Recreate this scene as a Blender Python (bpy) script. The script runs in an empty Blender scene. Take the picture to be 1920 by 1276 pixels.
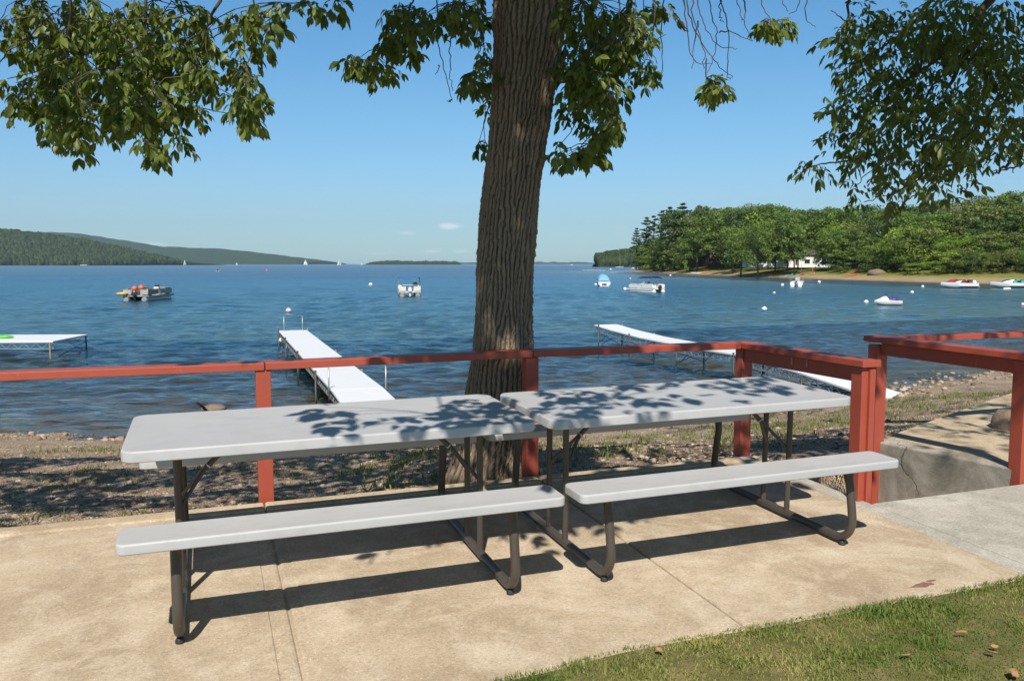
import bpy, math, random
import numpy as np
from mathutils import Matrix, Vector
random.seed(7)
rng = np.random.default_rng(11)
PI = math.pi
scene = bpy.context.scene
COL = scene.collection

# ------------------------------------------------------------------ survey
F = 1592.3                      # focal length in photo pixels (1920 wide)
EYE = np.array([0.0, 0.0, 1.554])
PITCH = math.atan(143.5 / F)
ZW = -2.1                       # lake level


def cam_axes(th, ro):
    r = np.array([1.0, 0, 0]); f = np.array([0, math.cos(th), -math.sin(th)]); u = np.array([0, math.sin(th), math.cos(th)])
    c, s = math.cos(ro), math.sin(ro)
    return np.array([r * c + u * s, s * r - c * u, f])


CW = cam_axes(PITCH, 0.0005)
CP = cam_axes(0.1174, 0.0031)
RP = CW.T @ CP                  # tilt of the patio slab against the level of the lake


def wp(p):                      # patio frame -> world
    return tuple((np.asarray(p, float) - EYE) @ RP.T + EYE)


PATIO = Matrix.Translation(EYE) @ Matrix([list(r) for r in RP]).to_4x4() @ Matrix.Translation(-EYE)


def at(px, py, z):              # world point of height z seen in that direction
    d = np.array([(px - 960) / F, (py - 638) / F, 1.0]) @ CW
    return EYE + d * ((z - EYE[2]) / d[2])


def atd(px, py, y):             # world point at distance y seen in that direction
    d = np.array([(px - 960) / F, (py - 638) / F, 1.0]) @ CW
    return EYE + d * (y / d[1])


def projw(P):
    q = (np.asarray(P) - EYE) @ CW.T
    return np.stack([960 + F * q[..., 0] / q[..., 2], 638 + F * q[..., 1] / q[..., 2]], -1)


SUNDIR = np.array([0.045, 0.90, -0.985])   # direction the light travels
SUNDIR = SUNDIR / np.linalg.norm(SUNDIR)


def srgb(r, g, b):
    f = lambda c: (c / 255 / 12.92) if c <= 10 else ((c / 255 + 0.055) / 1.055) ** 2.4
    return (f(r), f(g), f(b), 1)


# ------------------------------------------------------------------ materials
class NT:
    def __init__(s, name):
        s.m = bpy.data.materials.new(name); s.m.use_nodes = True
        s.t = s.m.node_tree; s.t.nodes.clear()
        s.out = s.n('ShaderNodeOutputMaterial')

    def n(s, typ, **kw):
        nd = s.t.nodes.new(typ)
        for k, v in kw.items():
            if k.startswith('_'):
                setattr(nd, k[1:], v)
            else:
                nd.inputs[k.replace('__', ' ')].default_value = v
        return nd

    def l(s, a, b):
        s.t.links.new(a, b)

    def coord(s, kind='Object', scale=(1, 1, 1), rot=(0, 0, 0)):
        tc = s.n('ShaderNodeTexCoord'); mp = s.n('ShaderNodeMapping')
        mp.inputs['Scale'].default_value = scale; mp.inputs['Rotation'].default_value = rot
        s.l(tc.outputs[kind], mp.inputs[0]); return mp.outputs[0]

    def noise(s, vec, scale, detail=4, rough=0.55, dist=0.0):
        nd = s.n('ShaderNodeTexNoise', Scale=scale, Detail=detail, Roughness=rough, Distortion=dist)
        s.l(vec, nd.inputs['Vector']); return nd.outputs['Fac']

    def ramp(s, fac, stops):
        r = s.n('ShaderNodeValToRGB'); e = r.color_ramp.elements
        while len(e) < len(stops): e.new(0.5)
        for i, (p, c) in enumerate(stops):
            e[i].position = p; e[i].color = c if len(c) == 4 else (*c, 1)
        s.l(fac, r.inputs[0]); return r.outputs[0]

    def mix(s, fac, a, b, typ='MIX'):
        m = s.n('ShaderNodeMix', _data_type='RGBA', _blend_type=typ)
        for sock, v in ((m.inputs[0], fac), (m.inputs[6], a), (m.inputs[7], b)):
            if isinstance(v, (int, float)): sock.default_value = v
            elif isinstance(v, tuple): sock.default_value = v if len(v) == 4 else (*v, 1)
            else: s.l(v, sock)
        return m.outputs[2]

    def math(s, op, a, b=0.0):
        m = s.n('ShaderNodeMath', _operation=op)
        for i, v in enumerate((a, b)):
            if isinstance(v, (int, float)): m.inputs[i].default_value = v
            else: s.l(v, m.inputs[i])
        return m.outputs[0]

    def bump(s, h, strength=0.3, dist=0.01, normal=None):
        b = s.n('ShaderNodeBump', Strength=strength, Distance=dist); s.l(h, b.inputs['Height'])
        if normal is not None: s.l(normal, b.inputs['Normal'])
        return b.outputs[0]

    def pbr(s, color, rough=0.5, normal=None, metallic=0.0, spec=0.5, **kw):
        p = s.n('ShaderNodeBsdfPrincipled', Metallic=metallic)
        p.inputs['Specular IOR Level'].default_value = spec
        for sock, v in (('Base Color', color), ('Roughness', rough)):
            if isinstance(v, (int, float)): p.inputs[sock].default_value = v
            elif isinstance(v, tuple): p.inputs[sock].default_value = v if len(v) == 4 else (*v, 1)
            else: s.l(v, p.inputs[sock])
        if normal is not None: s.l(normal, p.inputs['Normal'])
        for k, v in kw.items(): p.inputs[k.replace('__', ' ')].default_value = v
        s.l(p.outputs[0], s.out.inputs[0]); return p


def simple(name, col, rough=0.5, var=0.15, scale=6, bump=0.0, metallic=0.0, spec=0.5):
    t = NT(name); v = t.coord()
    f = t.noise(v, scale, 5, 0.6)
    c = t.mix(f, tuple(x * (1 - var) for x in col[:3]) + (1,), tuple(min(1, x * (1 + var)) for x in col[:3]) + (1,))
    n = t.bump(t.noise(v, scale * 12, 4), bump, 0.01) if bump else None
    t.pbr(c, rough, n, metallic, spec)
    return t.m


def leaf_mat(name, dark, light, trans, rough=0.5, tfac=0.3):
    t = NT(name)
    a = t.n('ShaderNodeAttribute', _attribute_name='tone')
    c = t.mix(a.outputs['Fac'], dark, light)
    p = t.n('ShaderNodeBsdfPrincipled', Roughness=rough); p.inputs['Specular IOR Level'].default_value = 0.35
    t.l(c, p.inputs['Base Color'])
    tr = t.n('ShaderNodeBsdfTranslucent'); tc = t.mix(a.outputs['Fac'], trans, tuple(min(1, x * 1.3) for x in trans[:3]) + (1,))
    t.l(tc, tr.inputs['Color'])
    mx = t.n('ShaderNodeMixShader', Fac=tfac)
    t.l(p.outputs[0], mx.inputs[1]); t.l(tr.outputs[0], mx.inputs[2]); t.l(mx.outputs[0], t.out.inputs[0])
    return t.m


M = {}


def make_materials():
    # concrete of the patio
    def concrete(name, c0, c1, c2, stain=0.6):
        t = NT(name); v = t.coord()
        big = t.noise(v, 0.9, 6, 0.62, 0.6); mid = t.noise(v, 5, 6, 0.7, 0.3); fine = t.noise(v, 75, 5, 0.8); grit = t.noise(v, 190, 2, 0.6)
        c = t.mix(t.ramp(big, [(0.36, (0, 0, 0)), (0.62, (1, 1, 1))]), tuple(x * 0.86 for x in c0[:3]) + (1,), c1)
        c = t.mix(0.5, c, t.ramp(t.noise(v, 14, 6, 0.75, 0.5), [(0.3, (0.62, 0.62, 0.62)), (0.7, (1.08, 1.08, 1.08))]), 'MULTIPLY')
        c = t.mix(t.math('MULTIPLY', t.ramp(t.noise(v, 1.7, 7, 0.68, 1.2), [(0.5, (0, 0, 0)), (0.62, (1, 1, 1))]), 0.55), c, c2)
        c = t.mix(t.math('MULTIPLY', t.ramp(mid, [(0.5, (0, 0, 0)), (0.68, (1, 1, 1))]), stain), c, c2)
        c = t.mix(t.math('MULTIPLY', t.ramp(t.noise(v, 2.2, 5, 0.7, 0.8), [(0.56, (0, 0, 0)), (0.72, (1, 1, 1))]), 0.5), c, tuple(x * 0.66 for x in c0[:3]) + (1,))
        c = t.mix(0.85, c, t.ramp(fine, [(0.32, (0.55, 0.54, 0.53)), (0.52, (0.97, 0.97, 0.97)), (0.72, (1.12, 1.12, 1.12))]), 'MULTIPLY')
        c = t.mix(t.ramp(t.noise(v, 110, 2, 0.5), [(0.66, (0, 0, 0)), (0.72, (0.8, 0.8, 0.8))]), c, tuple(min(1, x * 1.35) for x in c2[:3]) + (1,))
        c = t.mix(t.ramp(grit, [(0.64, (0, 0, 0)), (0.72, (0.9, 0.9, 0.9))]), c, tuple(x * 0.45 for x in c0[:3]) + (1,))
        n = t.bump(fine, 0.5, 0.004); n = t.bump(mid, 0.2, 0.01, n)
        t.pbr(c, 0.85, n, spec=0.25); return t.m
    M['patio'] = concrete('patio_concrete', (0.50, 0.385, 0.258, 1), (0.56, 0.445, 0.312, 1), (0.66, 0.555, 0.42, 1))
    M['curb'] = concrete('curb_concrete', (0.52, 0.40, 0.26, 1), (0.58, 0.46, 0.31, 1), (0.66, 0.55, 0.4, 1), 0.4)
    M['walk'] = concrete('walkway_concrete', (0.46, 0.43, 0.36, 1), (0.54, 0.5, 0.43, 1), (0.6, 0.57, 0.5, 1), 0.5)
    # old wall with cracks and damp
    t = NT('wall_concrete'); v = t.coord()
    big = t.noise(v, 2.2, 6, 0.7, 0.8); fine = t.noise(v, 90, 4, 0.7)
    c = t.mix(t.ramp(big, [(0.35, (0, 0, 0)), (0.66, (1, 1, 1))]), (0.24, 0.21, 0.165, 1), (0.58, 0.52, 0.43, 1))
    vo = t.n('ShaderNodeTexVoronoi', _feature='DISTANCE_TO_EDGE', Scale=1.15); wv = t.n('ShaderNodeVectorMath', _operation='ADD')
    nz = t.n('ShaderNodeTexNoise', Scale=5.0, Detail=5.0); t.l(v, nz.inputs['Vector'])
    vm = t.n('ShaderNodeVectorMath', _operation='SCALE'); vm.inputs['Scale'].default_value = 0.25; t.l(nz.outputs['Color'], vm.inputs[0])
    t.l(v, wv.inputs[0]); t.l(vm.outputs[0], wv.inputs[1]); t.l(wv.outputs[0], vo.inputs['Vector'])
    crack = t.ramp(vo.outputs['Distance'], [(0.0, (0.15, 0.15, 0.15)), (0.007, (1, 1, 1))])
    c = t.mix(0.8, c, crack, 'MULTIPLY'); c = t.mix(0.6, c, t.ramp(fine, [(0.25, (0.45, 0.45, 0.45)), (0.75, (1, 1, 1))]), 'MULTIPLY')
    n = t.bump(fine, 0.5, 0.006); n = t.bump(crack, 0.6, 0.01, n)
    t.pbr(c, 0.9, n, spec=0.2); M['wall'] = t.m
    # red painted timber
    t = NT('red_paint'); v = t.coord(); vs = t.coord(scale=(1, 1, 1))
    f = t.noise(v, 7, 6, 0.6); g = t.noise(t.coord(scale=(3, 3, 60)), 6, 4, 0.6)
    c = t.mix(f, (0.30, 0.057, 0.034, 1), (0.39, 0.082, 0.048, 1))
    c = t.mix(t.ramp(t.noise(v, 38, 4, 0.7), [(0.7, (0, 0, 0)), (0.76, (1, 1, 1))]), c, (0.2, 0.1, 0.07, 1))
    c = t.mix(t.ramp(t.noise(t.coord(scale=(1, 1, 0.5)), 24, 6, 0.75, 0.4), [(0.64, (0, 0, 0)), (0.72, (0.75, 0.75, 0.75))]), c, (0.5, 0.22, 0.15, 1))
    t.pbr(c, 0.52, t.bump(t.noise(v, 45, 5, 0.7), 0.25, 0.004), spec=0.4); M['red'] = t.m
    # table plastic and steel
    t = NT('table_plastic'); v = t.coord()
    c = t.mix(t.noise(v, 3, 5, 0.6), (0.405, 0.40, 0.40, 1), (0.465, 0.46, 0.46, 1))
    c = t.mix(t.math('MULTIPLY', t.ramp(t.noise(t.coord(scale=(1, 2.2, 1)), 5.5, 6, 0.72, 0.8), [(0.5, (0, 0, 0)), (0.7, (1, 1, 1))]), 0.35), c, (0.33, 0.32, 0.30, 1))
    c = t.mix(t.ramp(t.noise(v, 60, 4, 0.7), [(0.66, (0, 0, 0)), (0.8, (1, 1, 1))]), c, (0.36, 0.35, 0.33, 1))
    r = t.ramp(t.noise(v, 5, 5, 0.6), [(0.3, (0.42, 0.42, 0.42)), (0.7, (0.58, 0.58, 0.58))])
    t.pbr(c, r, t.bump(t.noise(v, 320, 2, 0.6), 0.12, 0.002), spec=0.45); M['plastic'] = t.m
    t = NT('bronze_steel'); v = t.coord()
    c = t.mix(t.noise(v, 9, 5), (0.052, 0.042, 0.032, 1), (0.085, 0.07, 0.055, 1))
    c = t.mix(t.ramp(t.noise(v, 30, 5, 0.7), [(0.69, (0, 0, 0)), (0.76, (1, 1, 1))]), c, (0.3, 0.27, 0.22, 1))
    t.pbr(c, 0.42, t.bump(t.noise(v, 120, 3), 0.1, 0.002), spec=0.5); M['steel'] = t.m
    M['zinc'] = simple('zinc', (0.5, 0.48, 0.42), 0.35, 0.1, 20, metallic=0.8)
    M['rubber'] = simple('black_plastic', (0.02, 0.02, 0.02), 0.6)
    # bark
    t = NT('bark'); v = t.coord()
    at_ = t.n('ShaderNodeAttribute', _attribute_name='tone')
    c = t.mix(t.noise(t.coord(scale=(1, 1, 0.35)), 14, 6, 0.7), (0.16, 0.12, 0.085, 1), (0.32, 0.25, 0.185, 1))
    c = t.mix(t.math('MULTIPLY', t.ramp(t.noise(v, 9.0, 5, 0.7), [(0.45, (0, 0, 0)), (0.75, (1, 1, 1))]), 0.4), c, (0.25, 0.22, 0.18, 1))
    c = t.mix(t.ramp(t.noise(v, 1.6, 4, 0.7), [(0.6, (0, 0, 0)), (0.75, (1, 1, 1))]), c, (0.10, 0.10, 0.055, 1))
    c = t.mix(1.0, c, t.ramp(at_.outputs['Fac'], [(0.2, (0.42, 0.39, 0.36)), (0.9, (1.12, 1.09, 1.05))]), 'MULTIPLY')
    n = t.bump(t.noise(t.coord(scale=(1, 1, 0.3)), 60, 5, 0.7), 0.6, 0.012)
    t.pbr(c, 0.9, n, spec=0.15); M['bark'] = t.m
    M['twig'] = simple('twig_bark', (0.09, 0.065, 0.048), 0.8, 0.3, 12)
    M['leaf'] = leaf_mat('hickory_leaf', (0.036, 0.068, 0.012, 1), (0.22, 0.255, 0.055, 1), (0.26, 0.34, 0.045, 1), 0.42, 0.34)
    M['ash_leaf'] = leaf_mat('ash_leaf', (0.03, 0.056, 0.012, 1), (0.17, 0.2, 0.045, 1), (0.23, 0.31, 0.04, 1), 0.45, 0.32)
    M['fol'] = [leaf_mat('foliage_mid', (0.056, 0.102, 0.020, 1), (0.190, 0.272, 0.049, 1), (0.198, 0.330, 0.041, 1), 0.7, 0.2),
                leaf_mat('foliage_yellow', (0.099, 0.157, 0.021, 1), (0.297, 0.396, 0.056, 1), (0.281, 0.429, 0.049, 1), 0.7, 0.2),
                leaf_mat('foliage_dark', (0.036, 0.073, 0.020, 1), (0.116, 0.173, 0.043, 1), (0.132, 0.214, 0.033, 1), 0.7, 0.18),
                leaf_mat('foliage_pine', (0.030, 0.061, 0.023, 1), (0.091, 0.140, 0.049, 1), (0.083, 0.148, 0.033, 1), 0.7, 0.12),
                leaf_mat('foliage_olive', (0.083, 0.106, 0.030, 1), (0.231, 0.256, 0.074, 1), (0.198, 0.264, 0.049, 1), 0.7, 0.2)]
    M['hill_leaf'] = leaf_mat('hill_foliage', (0.011, 0.026, 0.009, 1), (0.05, 0.074, 0.018, 1), (0.045, 0.075, 0.015, 1), 0.8, 0.12)
    M['grass'] = leaf_mat('grass_blade', (0.072, 0.14, 0.013, 1), (0.33, 0.31, 0.09, 1), (0.19, 0.28, 0.04, 1), 0.6, 0.25)
    M['reed'] = leaf_mat('shore_grass', (0.10, 0.13, 0.025, 1), (0.32, 0.31, 0.1, 1), (0.2, 0.24, 0.05, 1), 0.7, 0.2)
    M['deadleaf'] = simple('dead_leaf', (0.36, 0.2, 0.09), 0.8, 0.35, 30)
    # ground
    t = NT('lawn_soil'); v = t.coord()
    c = t.mix(t.ramp(t.noise(v, 5, 6, 0.7), [(0.4, (0, 0, 0)), (0.62, (1, 1, 1))]), (0.10, 0.12, 0.025, 1), (0.30, 0.24, 0.10, 1))
    c = t.mix(t.ramp(t.noise(v, 160, 3, 0.6), [(0.3, (0, 0, 0)), (0.7, (1, 1, 1))]), c, (0.12, 0.10, 0.05, 1))
    t.pbr(c, 0.95, t.bump(t.noise(v, 160, 3), 0.6, 0.01), spec=0.1); M['lawn'] = t.m
    t = NT('beach_gravel'); v = t.coord()
    vor = t.n('ShaderNodeTexVoronoi', Scale=22.0); t.l(v, vor.inputs['Vector'])
    vor2 = t.n('ShaderNodeTexVoronoi', Scale=55.0); t.l(v, vor2.inputs['Vector'])
    c = t.ramp(t.noise(v, 0.7, 6, 0.65, 0.5), [(0.3, (0.25, 0.185, 0.125)), (0.5, (0.40, 0.31, 0.22)), (0.7, (0.52, 0.43, 0.33))])
    c = t.mix(0.5, c, t.mix(0.75, vor.outputs['Color'], (0.9, 0.85, 0.8, 1)), 'MULTIPLY')
    c = t.mix(0.35, c, vor2.outputs['Color'], 'OVERLAY')
    c = t.mix(t.math('MULTIPLY', t.ramp(t.noise(v, 1.3, 6, 0.7, 0.4), [(0.55, (0, 0, 0)), (0.68, (1, 1, 1))]), 0.6), c, (0.15, 0.16, 0.045, 1))
    h = t.math('ADD', vor.outputs['Distance'], vor2.outputs['Distance'])
    t.pbr(c, 0.9, t.bump(h, 0.8, 0.03), spec=0.2); M['beach'] = t.m
    t = NT('far_shore_ground'); v = t.coord()
    a = t.n('ShaderNodeAttribute', _attribute_name='tone')
    c = t.ramp(a.outputs['Fac'], [(0.0, (0.20, 0.15, 0.10)), (0.28, (0.42, 0.31, 0.2)), (0.42, (0.38, 0.31, 0.15)), (0.55, (0.24, 0.24, 0.06)), (0.8, (0.2, 0.2, 0.05)), (1.0, (0.04, 0.045, 0.02))])
    c = t.mix(0.7, c, t.ramp(t.noise(v, 0.8, 5, 0.7), [(0.2, (0.45, 0.45, 0.45)), (0.8, (1, 1, 1))]), 'MULTIPLY')
    t.pbr(c, 0.95, t.bump(t.noise(v, 2, 4), 0.6, 0.3), spec=0.1); M['farshore'] = t.m
    t = NT('hill_ground'); v = t.coord()
    c = t.ramp(t.noise(v, 0.02, 8, 0.7), [(0.3, (0.012, 0.030, 0.016)), (0.7, (0.045, 0.075, 0.03))])
    t.pbr(c, 1.0, t.bump(t.noise(v, 0.05, 6, 0.8), 0.8, 5.0), spec=0.0); M['hill'] = t.m
    t = NT('pebble'); v = t.coord(); a = t.n('ShaderNodeAttribute', _attribute_name='tone')
    c = t.ramp(a.outputs['Fac'], [(0.0, (0.13, 0.09, 0.06)), (0.35, (0.3, 0.21, 0.145)), (0.8, (0.38, 0.29, 0.21)), (1.0, (0.5, 0.43, 0.35))])
    t.pbr(t.mix(0.5, c, t.noise(v, 30, 4), 'OVERLAY'), 0.85, t.bump(t.noise(v, 60, 4), 0.4, 0.01), spec=0.25); M['pebble'] = t.m
    M['rock'] = simple('brown_rock', (0.2, 0.15, 0.105), 0.9, 0.45, 5, 0.8)
    # water
    t = NT('lake_water'); geo = t.n('ShaderNodeNewGeometry')
    dep = t.n('ShaderNodeAttribute', _attribute_name='tone')
    v = t.coord(scale=(0.55, 1, 1)); v2 = t.coord(scale=(0.35, 1, 1), rot=(0, 0, 0.3))
    h = t.noise(v, 2.2, 5, 0.62, 0.4); h2 = t.noise(v2, 0.5, 5, 0.65, 0.3); h3 = t.noise(v, 0.09, 5, 0.7, 0.2)
    patch = t.ramp(t.noise(t.coord(scale=(0.4, 1, 1)), 0.03, 4, 0.6), [(0.35, (0.6, 0.6, 0.6)), (0.65, (1, 1, 1))])
    n = t.bump(h3, 0.4, 2.0)
    b2 = t.n('ShaderNodeBump', Distance=0.30); t.l(h2, b2.inputs['Height']); t.l(n, b2.inputs['Normal']); t.l(patch, b2.inputs['Strength'])
    n = b2.outputs[0]
    n = t.bump(h, 1.0, 0.10, n); n = t.bump(t.noise(v, 7.0, 3, 0.6, 0.3), 0.5, 0.02, n)
    gl = t.n('ShaderNodeBsdfGlossy')
    sep = t.n('ShaderNodeSeparateXYZ'); t.l(geo.outputs['Position'], sep.inputs[0])
    mr = t.n('ShaderNodeMapRange'); t.l(sep.outputs[1], mr.inputs['Value']); mr.inputs['From Min'].default_value = 20; mr.inputs['From Max'].default_value = 350; mr.inputs['To Min'].default_value = 0.09; mr.inputs['To Max'].default_value = 0.38
    t.l(mr.outputs[0], gl.inputs['Roughness']); gl.inputs['Color'].default_value = (0.72, 0.90, 1.0, 1)
    t.l(n, gl.inputs['Normal'])
    deep = t.n('ShaderNodeBsdfDiffuse'); deep.inputs['Color'].default_value = (0.006, 0.052, 0.083, 1)
    t.l(n, deep.inputs['Normal'])
    trp = t.n('ShaderNodeBsdfTransparent'); trp.inputs['Color'].default_value = (0.80, 0.80, 0.62, 1)
    m1 = t.n('ShaderNodeMixShader'); t.l(dep.outputs['Fac'], m1.inputs[0]); t.l(trp.outputs[0], m1.inputs[1]); t.l(deep.outputs[0], m1.inputs[2])
    fr = t.n('ShaderNodeFresnel', IOR=1.33); t.l(n, fr.inputs['Normal'])
    m2 = t.n('ShaderNodeMixShader'); t.l(fr.outputs[0], m2.inputs[0]); t.l(m1.outputs[0], m2.inputs[1]); t.l(gl.outputs[0], m2.inputs[2])
    t.l(m2.outputs[0], t.out.inputs[0]); M['water'] = t.m
    # boats, docks, houses
    M['white'] = simple('white_gelcoat', (0.78, 0.78, 0.76), 0.3, 0.06, 3)
    M['deck'] = simple('white_deck', (0.72, 0.73, 0.74), 0.5, 0.06, 4, 0.15)
    M['alu'] = simple('aluminium', (0.42, 0.41, 0.38), 0.4, 0.25, 8, metallic=0.6)
    M['rust'] = simple('rusty_pipe', (0.22, 0.15, 0.10), 0.7, 0.4, 10)
    M['pile'] = simple('wet_pipe', (0.045, 0.04, 0.035), 0.5, 0.3, 8)
    M['grey'] = simple('grey_panel', (0.34, 0.36, 0.36), 0.45, 0.1, 5)
    M['cream'] = simple('cream_panel', (0.66, 0.62, 0.52), 0.45, 0.1, 5)
    M['tan'] = simple('tan_vinyl', (0.42, 0.24, 0.15), 0.6, 0.2, 6)
    M['orange'] = simple('orange_plastic', (0.62, 0.15, 0.07), 0.5, 0.1, 4)
    M['yellow'] = simple('yellow_plastic', (0.75, 0.42, 0.05), 0.5, 0.1, 4)
    M['black'] = simple('black_cowl', (0.018, 0.018, 0.022), 0.35)
    M['blue'] = simple('blue_canvas', (0.03, 0.14, 0.42), 0.8, 0.1, 6)
    M['sky_blue'] = simple('light_blue_cover', (0.16, 0.40, 0.72), 0.8, 0.1, 3)
    M['navy'] = simple('navy_canvas', (0.02, 0.02, 0.07), 0.8)
    M['purple'] = simple('purple_plastic', (0.07, 0.03, 0.18), 0.4)
    M['maroon'] = simple('maroon_vinyl', (0.25, 0.03, 0.045), 0.6)
    M['teal'] = simple('teal_plastic', (0.05, 0.38, 0.38), 0.5)
    M['red_plastic'] = simple('red_plastic', (0.7, 0.07, 0.06), 0.5)
    M['pink'] = simple('faded_buoy', (0.75, 0.62, 0.58), 0.5, 0.1, 8)
    M['green'] = simple('green_float', (0.10, 0.5, 0.05), 0.5, 0.2, 8)
    M['siding'] = simple('white_siding', (0.74, 0.75, 0.74), 0.6, 0.05, 2)
    M['brick'] = simple('red_brick', (0.13, 0.06, 0.042), 0.9, 0.4, 3)
    M['roof'] = simple('shingle', (0.12, 0.115, 0.11), 0.9, 0.3, 3)
    M['pane'] = simple('window_pane', (0.03, 0.035, 0.04), 0.08)
    M['sail'] = simple('sail_cloth', (0.8, 0.8, 0.78), 0.8, 0.04, 1)
    M['redspot'] = simple('red_paint_spot', (0.42, 0.25, 0.18), 0.85, 0.3, 12)


make_materials()


# ------------------------------------------------------------------ mesh helpers
class MB:
    def __init__(s):
        s.v = []; s.f = []; s.nv = 0

    def add(s, verts, faces):
        o = s.nv
        s.v.extend([tuple(p) for p in verts]); s.f.extend([tuple(i + o for i in f) for f in faces]); s.nv += len(verts)

    def box(s, c, size, mat=None, taper=1.0):
        x, y, z = (d / 2 for d in size)
        P = [(-x, -y, -z), (x, -y, -z), (x, y, -z), (-x, y, -z), (-x * taper, -y * taper, z), (x * taper, -y * taper, z), (x * taper, y * taper, z), (-x * taper, y * taper, z)]
        if mat is not None: P = [tuple(mat @ Vector(p)) for p in P]
        P = [(p[0] + c[0], p[1] + c[1], p[2] + c[2]) for p in P]
        s.add(P, [(3, 2, 1, 0), (4, 5, 6, 7), (0, 1, 5, 4), (1, 2, 6, 5), (2, 3, 7, 6), (3, 0, 4, 7)])

    def beam(s, a, b, w, h, up=(0, 0, 1)):          # box from a to b; w sideways, h along up
        a = Vector(a); b = Vector(b); d = b - a; L = d.length; d.normalize()
        side = d.cross(Vector(up)).normalized(); u = side.cross(d).normalized()
        P = []
        for q in (a, b):
            for sx, sz in ((-1, -1), (1, -1), (1, 1), (-1, 1)):
                P.append(tuple(q + side * (sx * w / 2) + u * (sz * h / 2)))
        s.add(P, [(0, 1, 2, 3), (7, 6, 5, 4), (0, 4, 5, 1), (1, 5, 6, 2), (2, 6, 7, 3), (3, 7, 4, 0)])

    def tube(s, pts, r, seg=10, cap=True):
        pts = [Vector(p) for p in pts]; n = len(pts)
        rr = r if isinstance(r, (list, tuple)) else [r] * n
        t0 = (pts[1] - pts[0]).normalized()
        ref = Vector((0, 0, 1)) if abs(t0.z) < 0.9 else Vector((1, 0, 0))
        nrm = t0.cross(ref).normalized(); V = []
        for i, p in enumerate(pts):
            t = (pts[min(i + 1, n - 1)] - pts[max(i - 1, 0)]).normalized()
            nrm = (nrm - t * nrm.dot(t)).normalized(); bn = t.cross(nrm)
            for k in range(seg):
                a = 2 * PI * k / seg
                V.append(tuple(p + (nrm * math.cos(a) + bn * math.sin(a)) * rr[i]))
        Fc = []
        for i in range(n - 1):
            for k in range(seg):
                k2 = (k + 1) % seg
                Fc.append((i * seg + k, i * seg + k2, (i + 1) * seg + k2, (i + 1) * seg + k))
        if cap:
            Fc.append(tuple(reversed(range(seg)))); Fc.append(tuple(range((n - 1) * seg, n * seg)))
        s.add(V, Fc)

    def lathe(s, prof, c=(0, 0, 0), seg=16, sx=1, sy=1):
        V = []
        for r, z in prof:
            for k in range(seg):
                a = 2 * PI * k / seg; V.append((c[0] + r * math.cos(a) * sx, c[1] + r * math.sin(a) * sy, c[2] + z))
        Fc = []
        for i in range(len(prof) - 1):
            for k in range(seg):
                k2 = (k + 1) % seg; Fc.append((i * seg + k, i * seg + k2, (i + 1) * seg + k2, (i + 1) * seg + k))
        Fc.append(tuple(reversed(range(seg)))); Fc.append(tuple(range((len(prof) - 1) * seg, len(prof) * seg)))
        s.add(V, Fc)

    def ball(s, c, r, seg=14, sz=1.0):
        n = 8
        s.lathe([(max(r * math.sin(PI * i / n), r * 0.02), -r * sz * math.cos(PI * i / n)) for i in range(n + 1)], c, seg)

    def prism(s, poly, z0, z1):
        n = len(poly)
        f0 = z0 if callable(z0) else (lambda x, y: z0); f1 = z1 if callable(z1) else (lambda x, y: z1)
        V = [(x, y, f0(x, y)) for x, y in poly] + [(x, y, f1(x, y)) for x, y in poly]
        s.add(V, [tuple(reversed(range(n))), tuple(range(n, 2 * n))] + [(i, (i + 1) % n, n + (i + 1) % n, n + i) for i in range(n)])

    def loft(s, sections, closed=True):             # list of rings (same count)
        n = len(sections[0]); V = [p for r in sections for p in r]; Fc = []
        for i in range(len(sections) - 1):
            for k in range(n if closed else n - 1):
                k2 = (k + 1) % n; Fc.append((i * n + k, i * n + k2, (i + 1) * n + k2, (i + 1) * n + k))
        if closed:
            Fc.append(tuple(reversed(range(n)))); Fc.append(tuple(range((len(sections) - 1) * n, len(sections) * n)))
        s.add(V, Fc)

    def build(s, name, mat, parent=None, smooth=False, bevel=0.0, angle=0.7):
        me = bpy.data.meshes.new(name); me.from_pydata(s.v, [], s.f); me.update()
        o = bpy.data.objects.new(name, me); COL.objects.link(o)
        me.materials.append(mat)
        if parent is not None: o.parent = parent
        if bevel:
            b = o.modifiers.new('bevel', 'BEVEL'); b.width = bevel; b.segments = 2; b.limit_method = 'ANGLE'; b.angle_limit = angle
        if smooth:
            me.polygons.foreach_set('use_smooth', [True] * len(me.polygons))
            if smooth == 'auto':
                me.set_sharp_from_angle(angle=0.7)
        return o


def np_mesh(name, V, Fq, mat, parent=None, tone=None, smooth=False):
    V = np.ascontiguousarray(V, np.float32).reshape(-1, 3); Fq = np.ascontiguousarray(Fq, np.int32)
    me = bpy.data.meshes.new(name); k = Fq.shape[1]
    me.vertices.add(len(V)); me.vertices.foreach_set('co', V.ravel())
    me.loops.add(Fq.size); me.loops.foreach_set('vertex_index', Fq.ravel())
    me.polygons.add(len(Fq)); me.polygons.foreach_set('loop_start', np.arange(0, Fq.size, k, dtype=np.int32))
    me.polygons.foreach_set('loop_total', np.full(len(Fq), k, np.int32))
    if smooth: me.polygons.foreach_set('use_smooth', np.ones(len(Fq), bool))
    me.update(calc_edges=True)
    if tone is not None:
        a = me.attributes.new('tone', 'FLOAT', 'POINT'); a.data.foreach_set('value', np.ascontiguousarray(tone, np.float32))
    me.materials.append(mat)
    o = bpy.data.objects.new(name, me); COL.objects.link(o)
    if parent is not None: o.parent = parent
    return o


def tag(o, label=None, cat=None, group=None, kind=None):
    if label: o['label'] = label
    if cat: o['category'] = cat
    if group: o['group'] = group
    if kind: o['kind'] = kind
    return o


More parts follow.
